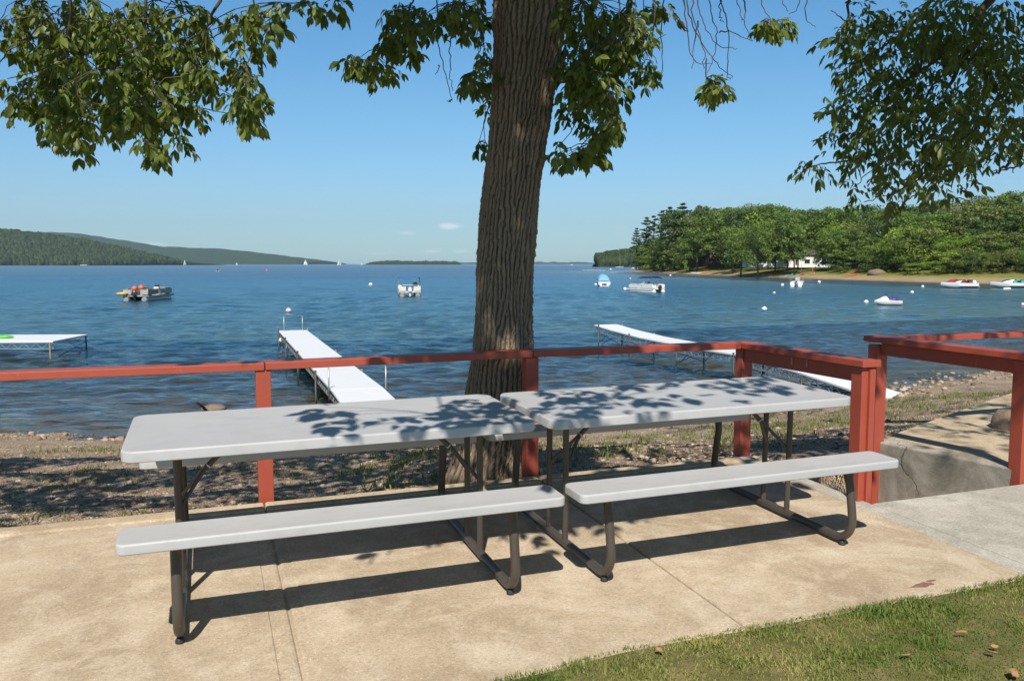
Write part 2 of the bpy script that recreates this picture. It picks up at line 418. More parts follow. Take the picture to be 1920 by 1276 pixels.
def thing(name, label, cat, loc=(0, 0, 0), rz=0.0, group=None, matrix=None):
    o = bpy.data.objects.new(name, None); COL.objects.link(o); o.empty_display_size = 0.2
    if matrix is not None: o.matrix_world = matrix
    else: o.location = tuple(loc); o.rotation_euler = (0, 0, rz)
    return tag(o, label, cat, group)


def struct(o, label=None, cat=None):
    o['kind'] = 'structure'
    if label: o['label'] = label
    if cat: o['category'] = cat
    return o


def copy_tree(o, parent=None):
    c = o.copy(); COL.objects.link(c); c.parent = parent
    for ch in [x for x in bpy.data.objects if x.parent == o]: copy_tree(ch, c)
    return c


def smoothstep(a, b, x):
    t = np.clip((x - a) / (b - a), 0, 1); return t * t * (3 - 2 * t)


def vnoise(x, y, seed=0):                             # 2-D value noise, numpy
    r = np.random.default_rng(seed); T = r.random((256, 256))
    xi = np.floor(x).astype(int); yi = np.floor(y).astype(int); fx = x - xi; fy = y - yi
    fx = fx * fx * (3 - 2 * fx); fy = fy * fy * (3 - 2 * fy)
    g = lambda i, j: T[i & 255, j & 255]
    return (g(xi, yi) * (1 - fx) + g(xi + 1, yi) * fx) * (1 - fy) + (g(xi, yi + 1) * (1 - fx) + g(xi + 1, yi + 1) * fx) * fy


def fbm(x, y, oct=4, seed=0):
    s = 0; a = 0.5
    for i in range(oct): s = s + a * vnoise(x * 2 ** i, y * 2 ** i, seed + i); a *= 0.5
    return s


# ------------------------------------------------------------------ camera, sun, sky
cam = bpy.data.cameras.new('camera'); cam.sensor_width = 36; cam.lens = 36 * F / 1920; cam.clip_start = 0.05; cam.clip_end = 60000
co = bpy.data.objects.new('camera', cam); COL.objects.link(co); co.location = EYE
co.rotation_euler = (PI / 2 - PITCH, 0.0005, 0); scene.camera = co
sun = bpy.data.lights.new('sun', 'SUN'); sun.energy = 5.0; sun.angle = math.radians(0.53); sun.color = (1.0, 0.945, 0.86)
so = bpy.data.objects.new('sun', sun); COL.objects.link(so); so.rotation_euler = Vector(-SUNDIR).to_track_quat('Z', 'Y').to_euler()
w = bpy.data.worlds.new('World'); scene.world = w; w.use_nodes = True
nt = w.node_tree; nt.nodes.clear()
sky = nt.nodes.new('ShaderNodeTexSky'); sky.sky_type = 'NISHITA'; sky.sun_disc = False
sky.sun_elevation = math.asin(-SUNDIR[2]); sky.sun_rotation = math.atan2(-SUNDIR[0], -SUNDIR[1])
sky.altitude = 100; sky.air_density = 1.25; sky.dust_density = 0.35; sky.ozone_density = 2.2
bg = nt.nodes.new('ShaderNodeBackground'); bg.inputs[1].default_value = 0.130
wo = nt.nodes.new('ShaderNodeOutputWorld')
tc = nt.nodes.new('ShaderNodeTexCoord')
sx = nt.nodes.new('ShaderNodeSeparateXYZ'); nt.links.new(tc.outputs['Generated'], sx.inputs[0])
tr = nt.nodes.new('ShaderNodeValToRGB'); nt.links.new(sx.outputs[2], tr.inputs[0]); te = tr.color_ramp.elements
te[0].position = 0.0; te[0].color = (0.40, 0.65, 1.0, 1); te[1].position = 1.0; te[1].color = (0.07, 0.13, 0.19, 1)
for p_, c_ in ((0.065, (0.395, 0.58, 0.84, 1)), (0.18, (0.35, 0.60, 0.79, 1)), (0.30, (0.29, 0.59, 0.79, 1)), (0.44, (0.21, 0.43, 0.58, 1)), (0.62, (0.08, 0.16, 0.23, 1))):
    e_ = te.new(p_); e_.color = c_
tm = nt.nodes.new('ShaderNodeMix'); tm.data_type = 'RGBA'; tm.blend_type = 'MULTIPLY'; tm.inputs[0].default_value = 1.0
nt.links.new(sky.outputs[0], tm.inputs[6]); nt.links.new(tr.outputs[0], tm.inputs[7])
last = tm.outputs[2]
nz = nt.nodes.new('ShaderNodeTexNoise'); nz.inputs['Scale'].default_value = 45; nz.inputs['Detail'].default_value = 7; nz.inputs['Roughness'].default_value = 0.62
mpn = nt.nodes.new('ShaderNodeMapping'); mpn.inputs['Scale'].default_value = (1, 1, 2.2)
nt.links.new(tc.outputs['Generated'], mpn.inputs[0]); nt.links.new(mpn.outputs[0], nz.inputs['Vector'])
for (cx, cy, rx, ry, op, colr) in [(843, 423, 26, 10, 1.0, (7.6, 7.7, 7.9)), (762, 437, 20, 5, 0.6, (6.8, 7.0, 7.3)), (812, 471, 26, 4, 0.55, (6.8, 7.0, 7.3)), (868, 471, 24, 4, 0.55, (6.8, 7.0, 7.3)),
                                   (292, 456, 34, 7, 0.7, (7.0, 7.1, 7.4)), (700, 474, 60, 4, 0.3, (6.6, 6.8, 7.2)), (1160, 426, 24, 9, 0.5, (4.6, 5.2, 6.0)), (1092, 430, 26, 5, 0.35, (4.6, 5.2, 6.0))]:
    d = np.array([(cx - 960) / F, (cy - 638) / F, 1.0]) @ CW; k = np.linalg.norm(d); d = d / k
    sb = nt.nodes.new('ShaderNodeVectorMath'); sb.operation = 'SUBTRACT'; nt.links.new(tc.outputs['Generated'], sb.inputs[0]); sb.inputs[1].default_value = tuple(d)
    ml = nt.nodes.new('ShaderNodeVectorMath'); ml.operation = 'MULTIPLY'; nt.links.new(sb.outputs[0], ml.inputs[0])
    ml.inputs[1].default_value = (F * k / rx, F * k / rx, F * k / ry)
    ln = nt.nodes.new('ShaderNodeVectorMath'); ln.operation = 'LENGTH'; nt.links.new(ml.outputs[0], ln.inputs[0])
    a = nt.nodes.new('ShaderNodeMath'); a.operation = 'MULTIPLY_ADD'; a.inputs[1].default_value = 1.7; a.inputs[2].default_value = -0.85
    nt.links.new(nz.outputs['Fac'], a.inputs[0])
    b = nt.nodes.new('ShaderNodeMath'); b.operation = 'SUBTRACT'; nt.links.new(ln.outputs['Value'], b.inputs[0]); nt.links.new(a.outputs[0], b.inputs[1])
    mr = nt.nodes.new('ShaderNodeMapRange'); mr.interpolation_type = 'SMOOTHSTEP'; nt.links.new(b.outputs[0], mr.inputs['Value'])
    mr.inputs['From Min'].default_value = 1.0; mr.inputs['From Max'].default_value = 0.1; mr.inputs['To Min'].default_value = 0; mr.inputs['To Max'].default_value = op * 0.62
    mx = nt.nodes.new('ShaderNodeMix'); mx.data_type = 'RGBA'; nt.links.new(mr.outputs[0], mx.inputs[0]); nt.links.new(last, mx.inputs[6]); mx.inputs[7].default_value = (*colr, 1)
    last = mx.outputs[2]
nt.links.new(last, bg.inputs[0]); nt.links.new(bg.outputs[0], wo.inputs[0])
scene.view_settings.view_transform = 'Standard'; scene.view_settings.look = 'None'; scene.view_settings.exposure = 0.27; scene.view_settings.gamma = 1.0
scene.render.engine = 'CYCLES'
scene.cycles.transparent_max_bounces = 16; scene.cycles.max_bounces = 8; scene.cycles.use_denoising = True
scene.cycles.caustics_reflective = False; scene.cycles.caustics_refractive = False

# ------------------------------------------------------------------ terrain and water
SHORE = np.array([(-400, 60), (-60, 24), (-30, 19.0), (-12, 17.9), (-6, 17.6), (-2.5, 17.9), (1.5, 18.6), (5, 20.3), (8, 22.6), (11, 24.6), (15, 27.5), (20, 30), (28, 36), (66, 70), (97, 118), (91, 145), (80, 168), (72, 207), (61, 283), (52, 395), (60, 420), (120, 440), (400, 460)], float)


def shore_dist(x, y):           # + on the lake side
    x = np.asarray(x, float); y = np.asarray(y, float)
    best = np.full(x.shape, 1e9); sign = np.ones(x.shape)
    for a, b in zip(SHORE[:-1], SHORE[1:]):
        d = b - a; L2 = (d ** 2).sum()
        t = np.clip(((x - a[0]) * d[0] + (y - a[1]) * d[1]) / L2, 0, 1)
        dx = x - (a[0] + t * d[0]); dy = y - (a[1] + t * d[1]); q = np.hypot(dx, dy)
        cr = d[0] * dy - d[1] * dx
        m = q < best
        sign = np.where(m, np.where(cr > 0, 1.0, -1.0), sign); best = np.where(m, q, best)
    return best * sign


def patio_z(x, y):
    return 1.554 + (RP[2, 0] * x + RP[2, 1] * y - 1.554 * RP[2, 2])


def beach_z(x, y):
    s = shore_dist(x, y)        # negative on land
    land = ZW + 2.08 * smoothstep(0, 13.0, -s) * 0.62 + 2.08 * 0.38 * np.clip(-s / 12.5, 0, 1)
    bed = ZW - 0.055 * np.clip(s, 0, 60)
    z = np.where(s < 0, land, bed)
    z = z + (fbm(x * 0.9, y * 0.9, 4, 3) - 0.47) * 0.16 * smoothstep(-11.5, -8, s) + (fbm(x * 4, y * 4, 3, 9) - 0.44) * 0.05
    low = smoothstep(-0.75, -1.9, x) * smoothstep(-13.2, -11.0, s) * smoothstep(-4.0, -9.5, s)
    return z - 0.45 * low


def grid_faces(nr, nc):
    i = np.arange(nr - 1)[:, None] * nc + np.arange(nc - 1)[None]
    return np.stack([i, i + 1, i + nc + 1, i + nc], -1).reshape(-1, 4)


def make_ground():
    ys = np.concatenate([np.linspace(-14, 4.2, 20), np.geomspace(4.3, 75, 330)])
    u = np.linspace(-1, 1, 260)
    Y = np.repeat(ys[:, None], 260, 1); X = u[None] * (9 + 0.85 * np.abs(Y))
    Z = beach_z(X, Y)
    pz = patio_z(X, Y) - 0.16
    Z = np.where(Y < 7.5, np.minimum(Z, pz + 0.11 * smoothstep(4.6, 5.6, Y - 0.36 * X)), Z)
    # stairwell cut on the right
    s_ = X * math.cos(0.345) + Y * math.sin(0.345); t_ = -X * math.sin(0.345) + Y * math.cos(0.345)
    pit = smoothstep(3.66, 3.8, s_) * smoothstep(4.95, 4.8, s_) * smoothstep(3.7, 3.9, t_) * smoothstep(7.5, 5.6, t_)
    Z = Z - 0.42 * pit
    inner = smoothstep(4.15, 4.0, t_) * smoothstep(-40, -5, X)
    Z = Z - 0.25 * inner * (Y < 4.6)
    o = np_mesh('beach_ground', np.stack([X, Y, Z], -1), grid_faces(len(ys), 260), M['beach'], smooth=True)
    struct(o, 'pebbly beach ground sloping down to the lake', 'ground')


make_ground()


def make_water():
    r = np.concatenate([np.geomspace(13.5, 700, 660), np.geomspace(760, 26000, 40)])
    th = np.linspace(-62, 62, 640) * PI / 180
    Rr = np.repeat(r[:, None], 640, 1); T = np.repeat(th[None], len(r), 0)
    X = Rr * np.sin(T); Y = Rr * np.cos(T)
    sd = shore_dist(X, Y); depth = np.clip(sd * 0.055, 0, None)
    H = np.zeros_like(X); spacing = np.gradient(r)[:, None]
    g = np.random.default_rng(5)
    for i in range(46):
        lam = 0.4 * (3.6 / 0.4) ** g.random(); a = math.radians(-90 + 12 + g.normal() * 38)
        k = 2 * PI / lam; amp = 0.0060 * lam ** 0.62
        att = smoothstep(2.2, 4.2, lam / spacing)
        H += amp * att * np.sin(k * (X * math.cos(a) + Y * math.sin(a)) + g.random() * 6.28)
    gust = 0.55 + 0.9 * fbm(X * 0.05, Y * 0.09, 3, 21)
    H *= gust * (0.35 + 0.65 * smoothstep(0.0, 6.0, sd))
    tone = 1 - np.exp(-np.clip(sd + 0.4 + 2.0 * (fbm(X * 0.22, Y * 0.3, 3, 31) - 0.45), 0.0, None) / 27.0)
    tone = np.clip(tone, 0, 1) * smoothstep(0.0, 1.0, sd) * (sd > 0) + np.where(sd > 60, 1, 0) * 0
    Z = ZW + H
    o = np_mesh('lake_water', np.stack([X, Y, Z], -1), grid_faces(len(r), 640), M['water'], tone=tone.ravel(), smooth=True)
    struct(o, 'rippled blue lake water, clear and brownish near the beach', 'lake')


make_water()


def make_farshore():
    # strip of land along the shore on the right: sand, grass, wood floor
    P = SHORE[13:]; pts = []
    for a, b in zip(P[:-1], P[1:]):
        n = max(4, int(np.hypot(*(b - a)) / 3))
        for k in range(n): pts.append(a + (b - a) * k / n)
    pts.append(P[-1]); pts = np.array(pts)
    for _ in range(6): pts[1:-1] = (pts[:-2] + 2 * pts[1:-1] + pts[2:]) / 4
    tg = np.gradient(pts, axis=0); tg /= np.linalg.norm(tg, axis=1)[:, None]
    nrm = np.stack([tg[:, 1], -tg[:, 0]], -1)           # to the land side
    off = np.array([-6, -1.5, 0, 1.2, 2.5, 4, 6, 8, 11, 15, 22, 40, 80, 160])
    hz = np.array([-0.8, -0.2, 0.02, 0.25, 0.5, 0.75, 1.1, 1.5, 1.9, 2.3, 2.8, 4.5, 8, 12])
    tn = np.array([0, 0, 0.08, 0.25, 0.3, 0.4, 0.52, 0.62, 0.72, 0.85, 1, 1, 1, 1])
    j = fbm(np.arange(len(pts)) * 0.23, np.zeros(len(pts)), 3, 40) * 5 - 2.2
    V = np.zeros((len(pts), len(off), 3)); T = np.zeros((len(pts), len(off)))
    for i, (o, h, t) in enumerate(zip(off, hz, tn)):
        oo = o + j * (0 < o < 9)
        V[:, i, :2] = pts + nrm * np.asarray(oo)[..., None] if np.ndim(oo) else pts + nrm * oo
        V[:, i, 2] = ZW + h; T[:, i] = t
    V[..., 2] += (fbm(V[..., 0] * 0.3, V[..., 1] * 0.3, 3, 8) - 0.45) * 0.5
    o = np_mesh('far_shore_ground', V, grid_faces(len(pts), len(off))[:, ::-1], M['farshore'], tone=T.ravel(), smooth=True)
    struct(o, 'sandy strip and grass bank of the shore across the bay', 'shore')


make_farshore()


def hill(name, label, y0, crest, depth, mat, seed, base=ZW, back=None):
    # crest: list of (px, py) seen from the beach; ridge stands `depth` metres behind the foot
    crest = sorted(crest); px = np.linspace(crest[0][0], crest[-1][0], 260)
    top = np.interp(px, [c[0] for c in crest], [c[1] for c in crest])
    top = top + (fbm(px * 0.11, px * 0, 4, seed) - 0.47) * 4.0
    rows = 34; t = np.linspace(0, 2, rows)
    yr = y0 + depth; X = (px - 960) / F * yr
    Hc = EYE[2] + (494.5 - top) / F * yr - base; Hc = np.maximum(Hc, 0.0)
    V = np.zeros((rows, len(px), 3))
    for i, q in enumerate(t):
        yy = y0 + depth * q
        prof = math.sin(min(q, 1) * PI / 2) ** 0.9 if q <= 1 else math.cos((q - 1) * PI / 2) ** 0.8
        bump_ = (fbm(X * 6 / depth, np.full_like(X, yy * 6 / depth), 4, seed + 3) - 0.47) * 0.22 * (1 - abs(q - 1)) * (q < 0.97)
        V[i, :, 0] = X; V[i, :, 1] = yy + (1 - q) * 0 ; V[i, :, 2] = base - 1 + (Hc + 1) * np.clip(prof + bump_ * 0.8, 0, 1.0)
    o = np_mesh(name, V, grid_faces(rows, len(px)), mat, smooth=True)
    struct(o, label, 'hill'); return V


LH = hill('wooded_hill', 'near dark green wooded hill at left shore', 2100, [(-420, 424), (-200, 430), (0, 439), (60, 444), (120, 451), (180, 461), (240, 475), (290, 486), (332, 493.5)], 500, M['hill'], 3)
hill('far_hill', 'long blue-green ridge behind the wooded hill', 5600, [(-300, 418), (-60, 424), (0, 428), (30, 432), (70, 437), (110, 435.5), (150, 438), (190, 444), (240, 452), (300, 462), (380, 465.5), (450, 469), (520, 478), (575, 485), (612, 489.5)], 900, M['hill'], 13)
hill('wooded_island', 'low wooded island on the horizon left of the trunk', 3600, [(699, 494), (706, 491.5), (718, 490.8), (740, 490.3), (760, 491), (790, 491), (820, 490.8), (848, 491.2), (858, 492.5), (862, 494)], 200, M['hill'], 23)
hill('far_coast', 'pale thin coast on the horizon right of the trunk', 9000, [(860, 492), (900, 491.4), (960, 491.2), (1040, 491.2), (1090, 491.8), (1118, 492.6)], 900, M['hill'], 33)
hill('wooded_point', 'wooded headland beyond the right-hand shore', 960, [(1117, 494.5), (1124, 492), (1132, 491), (1150, 488), (1180, 482), (1230, 472), (1320, 465)], 60, M['hill'], 43)


def forest_on(V, n, h, name, label, seed, fmat, smin=0.0, tmax=0.5, ragged=0.35):
    # crowns scattered over a hill face as one mass
    g = np.random.default_rng(seed); rows, cols = V.shape[:2]
    ri = g.random(n) * (rows - 1) * tmax; ci = g.random(n) * (cols - 2)
    i0 = ri.astype(int); j0 = ci.astype(int); fi = (ri - i0)[:, None]; fj = (ci - j0)[:, None]
    P = V[i0, j0] * (1 - fi) * (1 - fj) + V[i0 + 1, j0] * fi * (1 - fj) + V[i0, j0 + 1] * (1 - fi) * fj + V[i0 + 1, j0 + 1] * fi * fj
    keep = P[:, 2] > ZW - 0.3; P = P[keep]; n = len(P)
    H = h * (0.6 + 0.7 * g.random(n)); W = H * (0.28 + 0.2 * g.random(n)); kind = g.random(n) < 0.4
    seg = 6; prof_b = [(0.35, 0.0), (0.95, 0.35), (0.85, 0.68), (0.25, 1.0)]; prof_c = [(0.8, 0.0), (0.7, 0.25), (0.4, 0.62), (0.04, 1.0)]
    Vv = np.zeros((n, 4, seg, 3))
    ph = g.random(n) * 6.28
    for r in range(4):
        rad = np.where(kind, prof_c[r][0], prof_b[r][0]); zz = np.where(kind, prof_c[r][1], prof_b[r][1])
        for k in range(seg):
            jr = 1 + ragged * (g.random(n) - 0.5) * 2
            Vv[:, r, k, 0] = P[:, 0] + W * rad * jr * np.cos(ph + 2 * PI * k / seg)
            Vv[:, r, k, 1] = P[:, 1] + W * rad * jr * np.sin(ph + 2 * PI * k / seg)
            Vv[:, r, k, 2] = P[:, 2] - 0.1 * H + H * zz
    f = []
    for r in range(3):
        for k in range(seg): f.append((r * seg + k, r * seg + (k + 1) % seg, (r + 1) * seg + (k + 1) % seg, (r + 1) * seg + k))
    f = np.array(f); Fq = (np.arange(n) * 4 * seg)[:, None, None] + f[None]
    tone = np.repeat(np.clip(g.random(n) * 0.9 + 0.05 - 0.3 * kind, 0, 1), 4 * seg)
    o = np_mesh(name, Vv, Fq.reshape(-1, 4), fmat, tone=tone)
    tag(o, label, 'forest', kind='stuff')


forest_on(LH, 15000, 17, 'hill_forest', 'mixed forest covering the near hill at left', 4, M['hill_leaf'], tmax=0.53)
bpy_hp = [o for o in bpy.data.objects if o.name == 'wooded_point'][0]
PV = np.array([v.co[:] for v in bpy_hp.data.vertices]).reshape(34, 260, 3)
forest_on(PV, 1900, 11, 'point_forest', 'trees crowding the headland beyond the right shore', 6, M['hill_leaf'], tmax=0.55)
IV = np.array([v.co[:] for v in [o for o in bpy.data.objects if o.name == 'wooded_island'][0].data.vertices]).reshape(34, 260, 3)
forest_on(IV, 1500, 6, 'island_forest', 'trees covering the low island on the horizon', 7, M['hill_leaf'], tmax=0.55)

# ------------------------------------------------------------------ patio, walkway, lawn
A0 = 0.345
CA, SA = math.cos(A0), math.sin(A0)


def sp(s, t, z=0.0):            # slab axes -> patio frame
    return (s * CA - t * SA, s * SA + t * CA, z)


def sw(s, t, z=0.0):            # slab axes -> world
    return wp(sp(s, t, z))


SLAB = PATIO @ Matrix.Rotation(A0, 4, 'Z')


def make_patio():
    prof = [(-9.0, 0)]
    for j in (-1.455, 0.275, 2.005):
        if j == 0.275: prof += [(j - 0.085, 0), (j - 0.08, -0.004), (j - 0.022, -0.003), (j - 0.010, -0.006), (j - 0.003, -0.014), (j + 0.003, -0.014), (j + 0.010, -0.006), (j + 0.02, -0.003), (j + 0.06, -0.004), (j + 0.066, 0)]
        else: prof += [(j - 0.012, 0), (j - 0.006, -0.006), (j - 0.003, -0.02), (j + 0.003, -0.02), (j + 0.006, -0.006), (j + 0.012, 0)]
    prof += [(3.565, 0)]
    b = MB(); n = len(prof); ts = [2.70, 3.5, 4.3, 4.965]
    V = [(s, t, z) for t in ts for s, z in prof] + [(s, t, -0.16) for t in (ts[0], ts[-1]) for s, z in prof]
    Fc = [(i * n + k, i * n + k + 1, (i + 1) * n + k + 1, (i + 1) * n + k) for i in range(len(ts) - 1) for k in range(n - 1)]
    o0 = len(ts) * n
    for k in range(n - 1):
        Fc.append((k + 1, k, o0 + k, o0 + k + 1)); Fc.append(((len(ts) - 1) * n + k, (len(ts) - 1) * n + k + 1, o0 + n + k + 1, o0 + n + k))
    b.add(V, Fc); o = b.build('patio_floor', M['patio']); o.matrix_world = SLAB
    struct(o, 'tan weathered concrete patio with tooled joints', 'patio')
    b = MB()
    for s0, s1 in ((-9, 0.268), (0.276, 1.998), (2.008, 3.56)): b.box(((s0 + s1) / 2, 5.036, -0.075), (s1 - s0, 0.138, 0.17))
    o = b.build('patio_kerb', M['curb'], bevel=0.012); o.matrix_world = SLAB; struct(o, 'raised concrete kerb along the back of the patio', 'kerb')
    b = MB(); b.box((3.622, 3.9, -0.075), (0.11, 2.41, 0.154)); o = b.build('side_kerb', M['walk'], bevel=0.008); o.matrix_world = SLAB
    struct(o, 'pale concrete kerb under the side fence', 'kerb')
    b = MB(); b.prism([(3.683, 2.0), (12, 2.0), (12, 3.93), (3.683, 3.90)], -0.16, 0.002)
    o = b.build('walkway', M['walk'], bevel=0.008); o.matrix_world = SLAB; struct(o, 'pale concrete walkway beside the patio', 'walkway')
    # steps down to the beach between the two fences
    b = MB()
    for k in range(3): b.box((4.24, 4.12 + 0.36 * k, -0.42 - 0.15 * k), (0.98, 0.37, 0.36))
    o = b.build('beach_steps', M['wall'], bevel=0.01); o.matrix_world = SLAB; struct(o, 'sunken concrete steps to the beach', 'steps')
    # worn red paint mark on the slab
    c = sp(0, 0); b = MB(); g = random.Random(4); cx, cy = 3.02, 2.86
    for ox, oy, rx, ry in ((0, 0, 0.07, 0.022), (0.07, 0.022, 0.03, 0.01), (-0.085, -0.004, 0.022, 0.008)):
        b.prism([(cx + ox + rx * (0.55 + 0.75 * g.random()) * math.cos(a), cy + oy + ry * (0.55 + 0.75 * g.random()) * math.sin(a)) for a in [2 * PI * i / 15 for i in range(15)]], 0.0, 0.002); o = b.build('paint_mark', M['redspot']); o.matrix_world = SLAB; struct(o, 'worn red paint mark on the concrete', 'mark')
    # lawn
    g2 = np.random.default_rng(3); sx = np.linspace(-9, 14, 400)
    edge = 2.735 + 0.05 * (fbm(sx * 1.1, sx * 0, 4, 5) - 0.45)
    edge = np.where(sx < 1.4, edge - 0.10 * np.clip(1.4 - sx, 0, 3), edge)
    rows = np.linspace(-7, 0, 6)
    V = np.zeros((6, 400, 3)); V[..., 0] = sx[None]; V[..., 1] = edge[None] + rows[:, None] * np.where(rows[:, None] == 0, 0, 1); V[..., 2] = 0.006
    V[-1, :, 2] = 0.003
    o = np_mesh('lawn', V, grid_faces(6, 400), M['lawn']); o.matrix_world = SLAB; struct(o, 'patchy lawn in front of the patio', 'lawn')
    n = 150000; s = 0.3 + 4.2 * g2.random(n); t = np.interp(s, sx, edge) + 0.022 - 1.15 * g2.random(n) ** 1.15
    dens = fbm(s * 5, t * 5, 4, 77); fr = np.interp(s, sx, edge) - t
    keep = (g2.random(n) < np.clip(0.25 + 2.2 * (dens - 0.28), 0.22, 1)) & ((fr > 0.02) | (g2.random(n) < 0.5)); s, t, dens, fr = s[keep], t[keep], dens[keep], fr[keep]; n = len(s)
    L = (0.005 + 0.0095 * g2.random(n)) * (0.7 + 0.7 * np.clip((dens - 0.3) * 3, 0, 1)) * np.where(fr < 0.1, 1.2, 1); a = g2.random(n) * 6.28; w_ = 0.0012 + 0.0014 * g2.random(n); lean = L * (0.3 + 0.9 * g2.random(n))
    dx, dy = np.cos(a), np.sin(a); V = np.zeros((n, 4, 3))
    V[:, 0] = np.stack([s - dy * w_, t + dx * w_, 0 * s], -1); V[:, 1] = np.stack([s + dy * w_, t - dx * w_, 0 * s], -1)
    V[:, 2] = np.stack([s + dx * lean + dy * w_ * .4, t + dy * lean - dx * w_ * .4, L], -1); V[:, 3] = np.stack([s + dx * lean - dy * w_ * .4, t + dy * lean + dx * w_ * .4, L], -1)
    V[..., 2] += 0.004
    tone = np.clip(0.50 - 2.4 * (fbm(s * 3.1, t * 3.1, 4, 78) - 0.42) + 0.55 * (g2.random(n) - 0.5), 0, 1)
    o = np_mesh('lawn_grass', V, np.arange(4 * n).reshape(n, 4), M['grass'], tone=np.repeat(tone, 4)); o.matrix_world = SLAB
    tag(o, 'short patchy grass blades of the lawn', 'grass', kind='stuff')
    # fallen leaves
    g = random.Random(9)
    lv = [((1802, 1186), 'brown curled fallen leaf standing on the grass near the right edge', 0.028, 0.9), ((1858, 1222), 'small orange fallen leaf in the grass near the right edge', 0.026, 0.3), ((1900, 1262), 'large dry tan fallen leaf in the bottom right corner', 0.04, 0.6),
          ((1236, 1218), 'small tan fallen leaf at the grass edge near the patio', 0.022, 0.2), ((1864, 1212), 'reddish fallen leaf above the small orange one', 0.02, 0.4), ((1698, 1228), 'pale tan fallen leaf in the middle of the lawn', 0.022, 0.3)]
    for (px, py), lab, sz, tilt in lv:
        d = np.array([(px - 960) / F, (py - 638) / F, 1.0]) @ CP; p = EYE + d * ((0.03 - EYE[2]) / d[2])
        pts = []
        for i in range(9):
            u = i / 8; wd = 0.42 * sz * math.sin(PI * u ** 0.8) + 0.001
            for q in (-1, -0.5, 0, 0.5, 1): pts.append(((u - 0.5) * sz * 1.6, q * wd, 0.22 * sz * (abs(q) ** 1.5) - 0.12 * sz * math.sin(2.4 * u)))
        b = MB(); b.add(pts, [(i * 5 + k, i * 5 + k + 1, (i + 1) * 5 + k + 1, (i + 1) * 5 + k) for i in range(8) for k in range(4)])
        o = b.build('fallen_leaf', M['deadleaf'], smooth=True); sd = o.modifiers.new('thick', 'SOLIDIFY'); sd.thickness = 0.0012
        o.matrix_world = PATIO @ Matrix.Translation(p) @ Matrix.Rotation(g.random() * 6.28, 4, 'Z') @ Matrix.Rotation(tilt, 4, 'X')
        tag(o, lab, 'leaf', 'fallen leaves on the lawn')


make_patio()


# ------------------------------------------------------------------ picnic tables
def slab_poly(L, W_, r, n=6):
    P = []
    for cx, cy, a0 in ((L / 2 - r, W_ / 2 - r, 0), (-L / 2 + r, W_ / 2 - r, PI / 2), (-L / 2 + r, -W_ / 2 + r, PI), (L / 2 - r, -W_ / 2 + r, 1.5 * PI)):
        for k in range(n + 1):
            a = a0 + PI / 2 * k / n; P.append((cx + r * math.cos(a), cy + r * math.sin(a)))
    return P


def rounded_slab(L, W_, r, z1, h, e, cy=0.0, lip=0.018):
    # moulded panel: rolled top edge, hollow underside with a rim
    b = MB(); rings = []
    def ring(ins, z): return [(x, y + cy, z) for x, y in slab_poly(L - 2 * ins, W_ - 2 * ins, max(r - ins, 0.004))]
    rings.append(ring(lip + 0.012, z1 - h + 0.022)); rings.append(ring(lip, z1 - h)); rings.append(ring(0.004, z1 - h)); rings.append(ring(0.0, z1 - h + 0.004))
    for k in range(5):
        a = PI / 2 * k / 4; rings.append(ring(e * (1 - math.cos(a)), z1 - e + e * math.sin(a)))
    rings.append(ring(e + 0.006, z1 - 0.0005)); b.loft(rings); return b


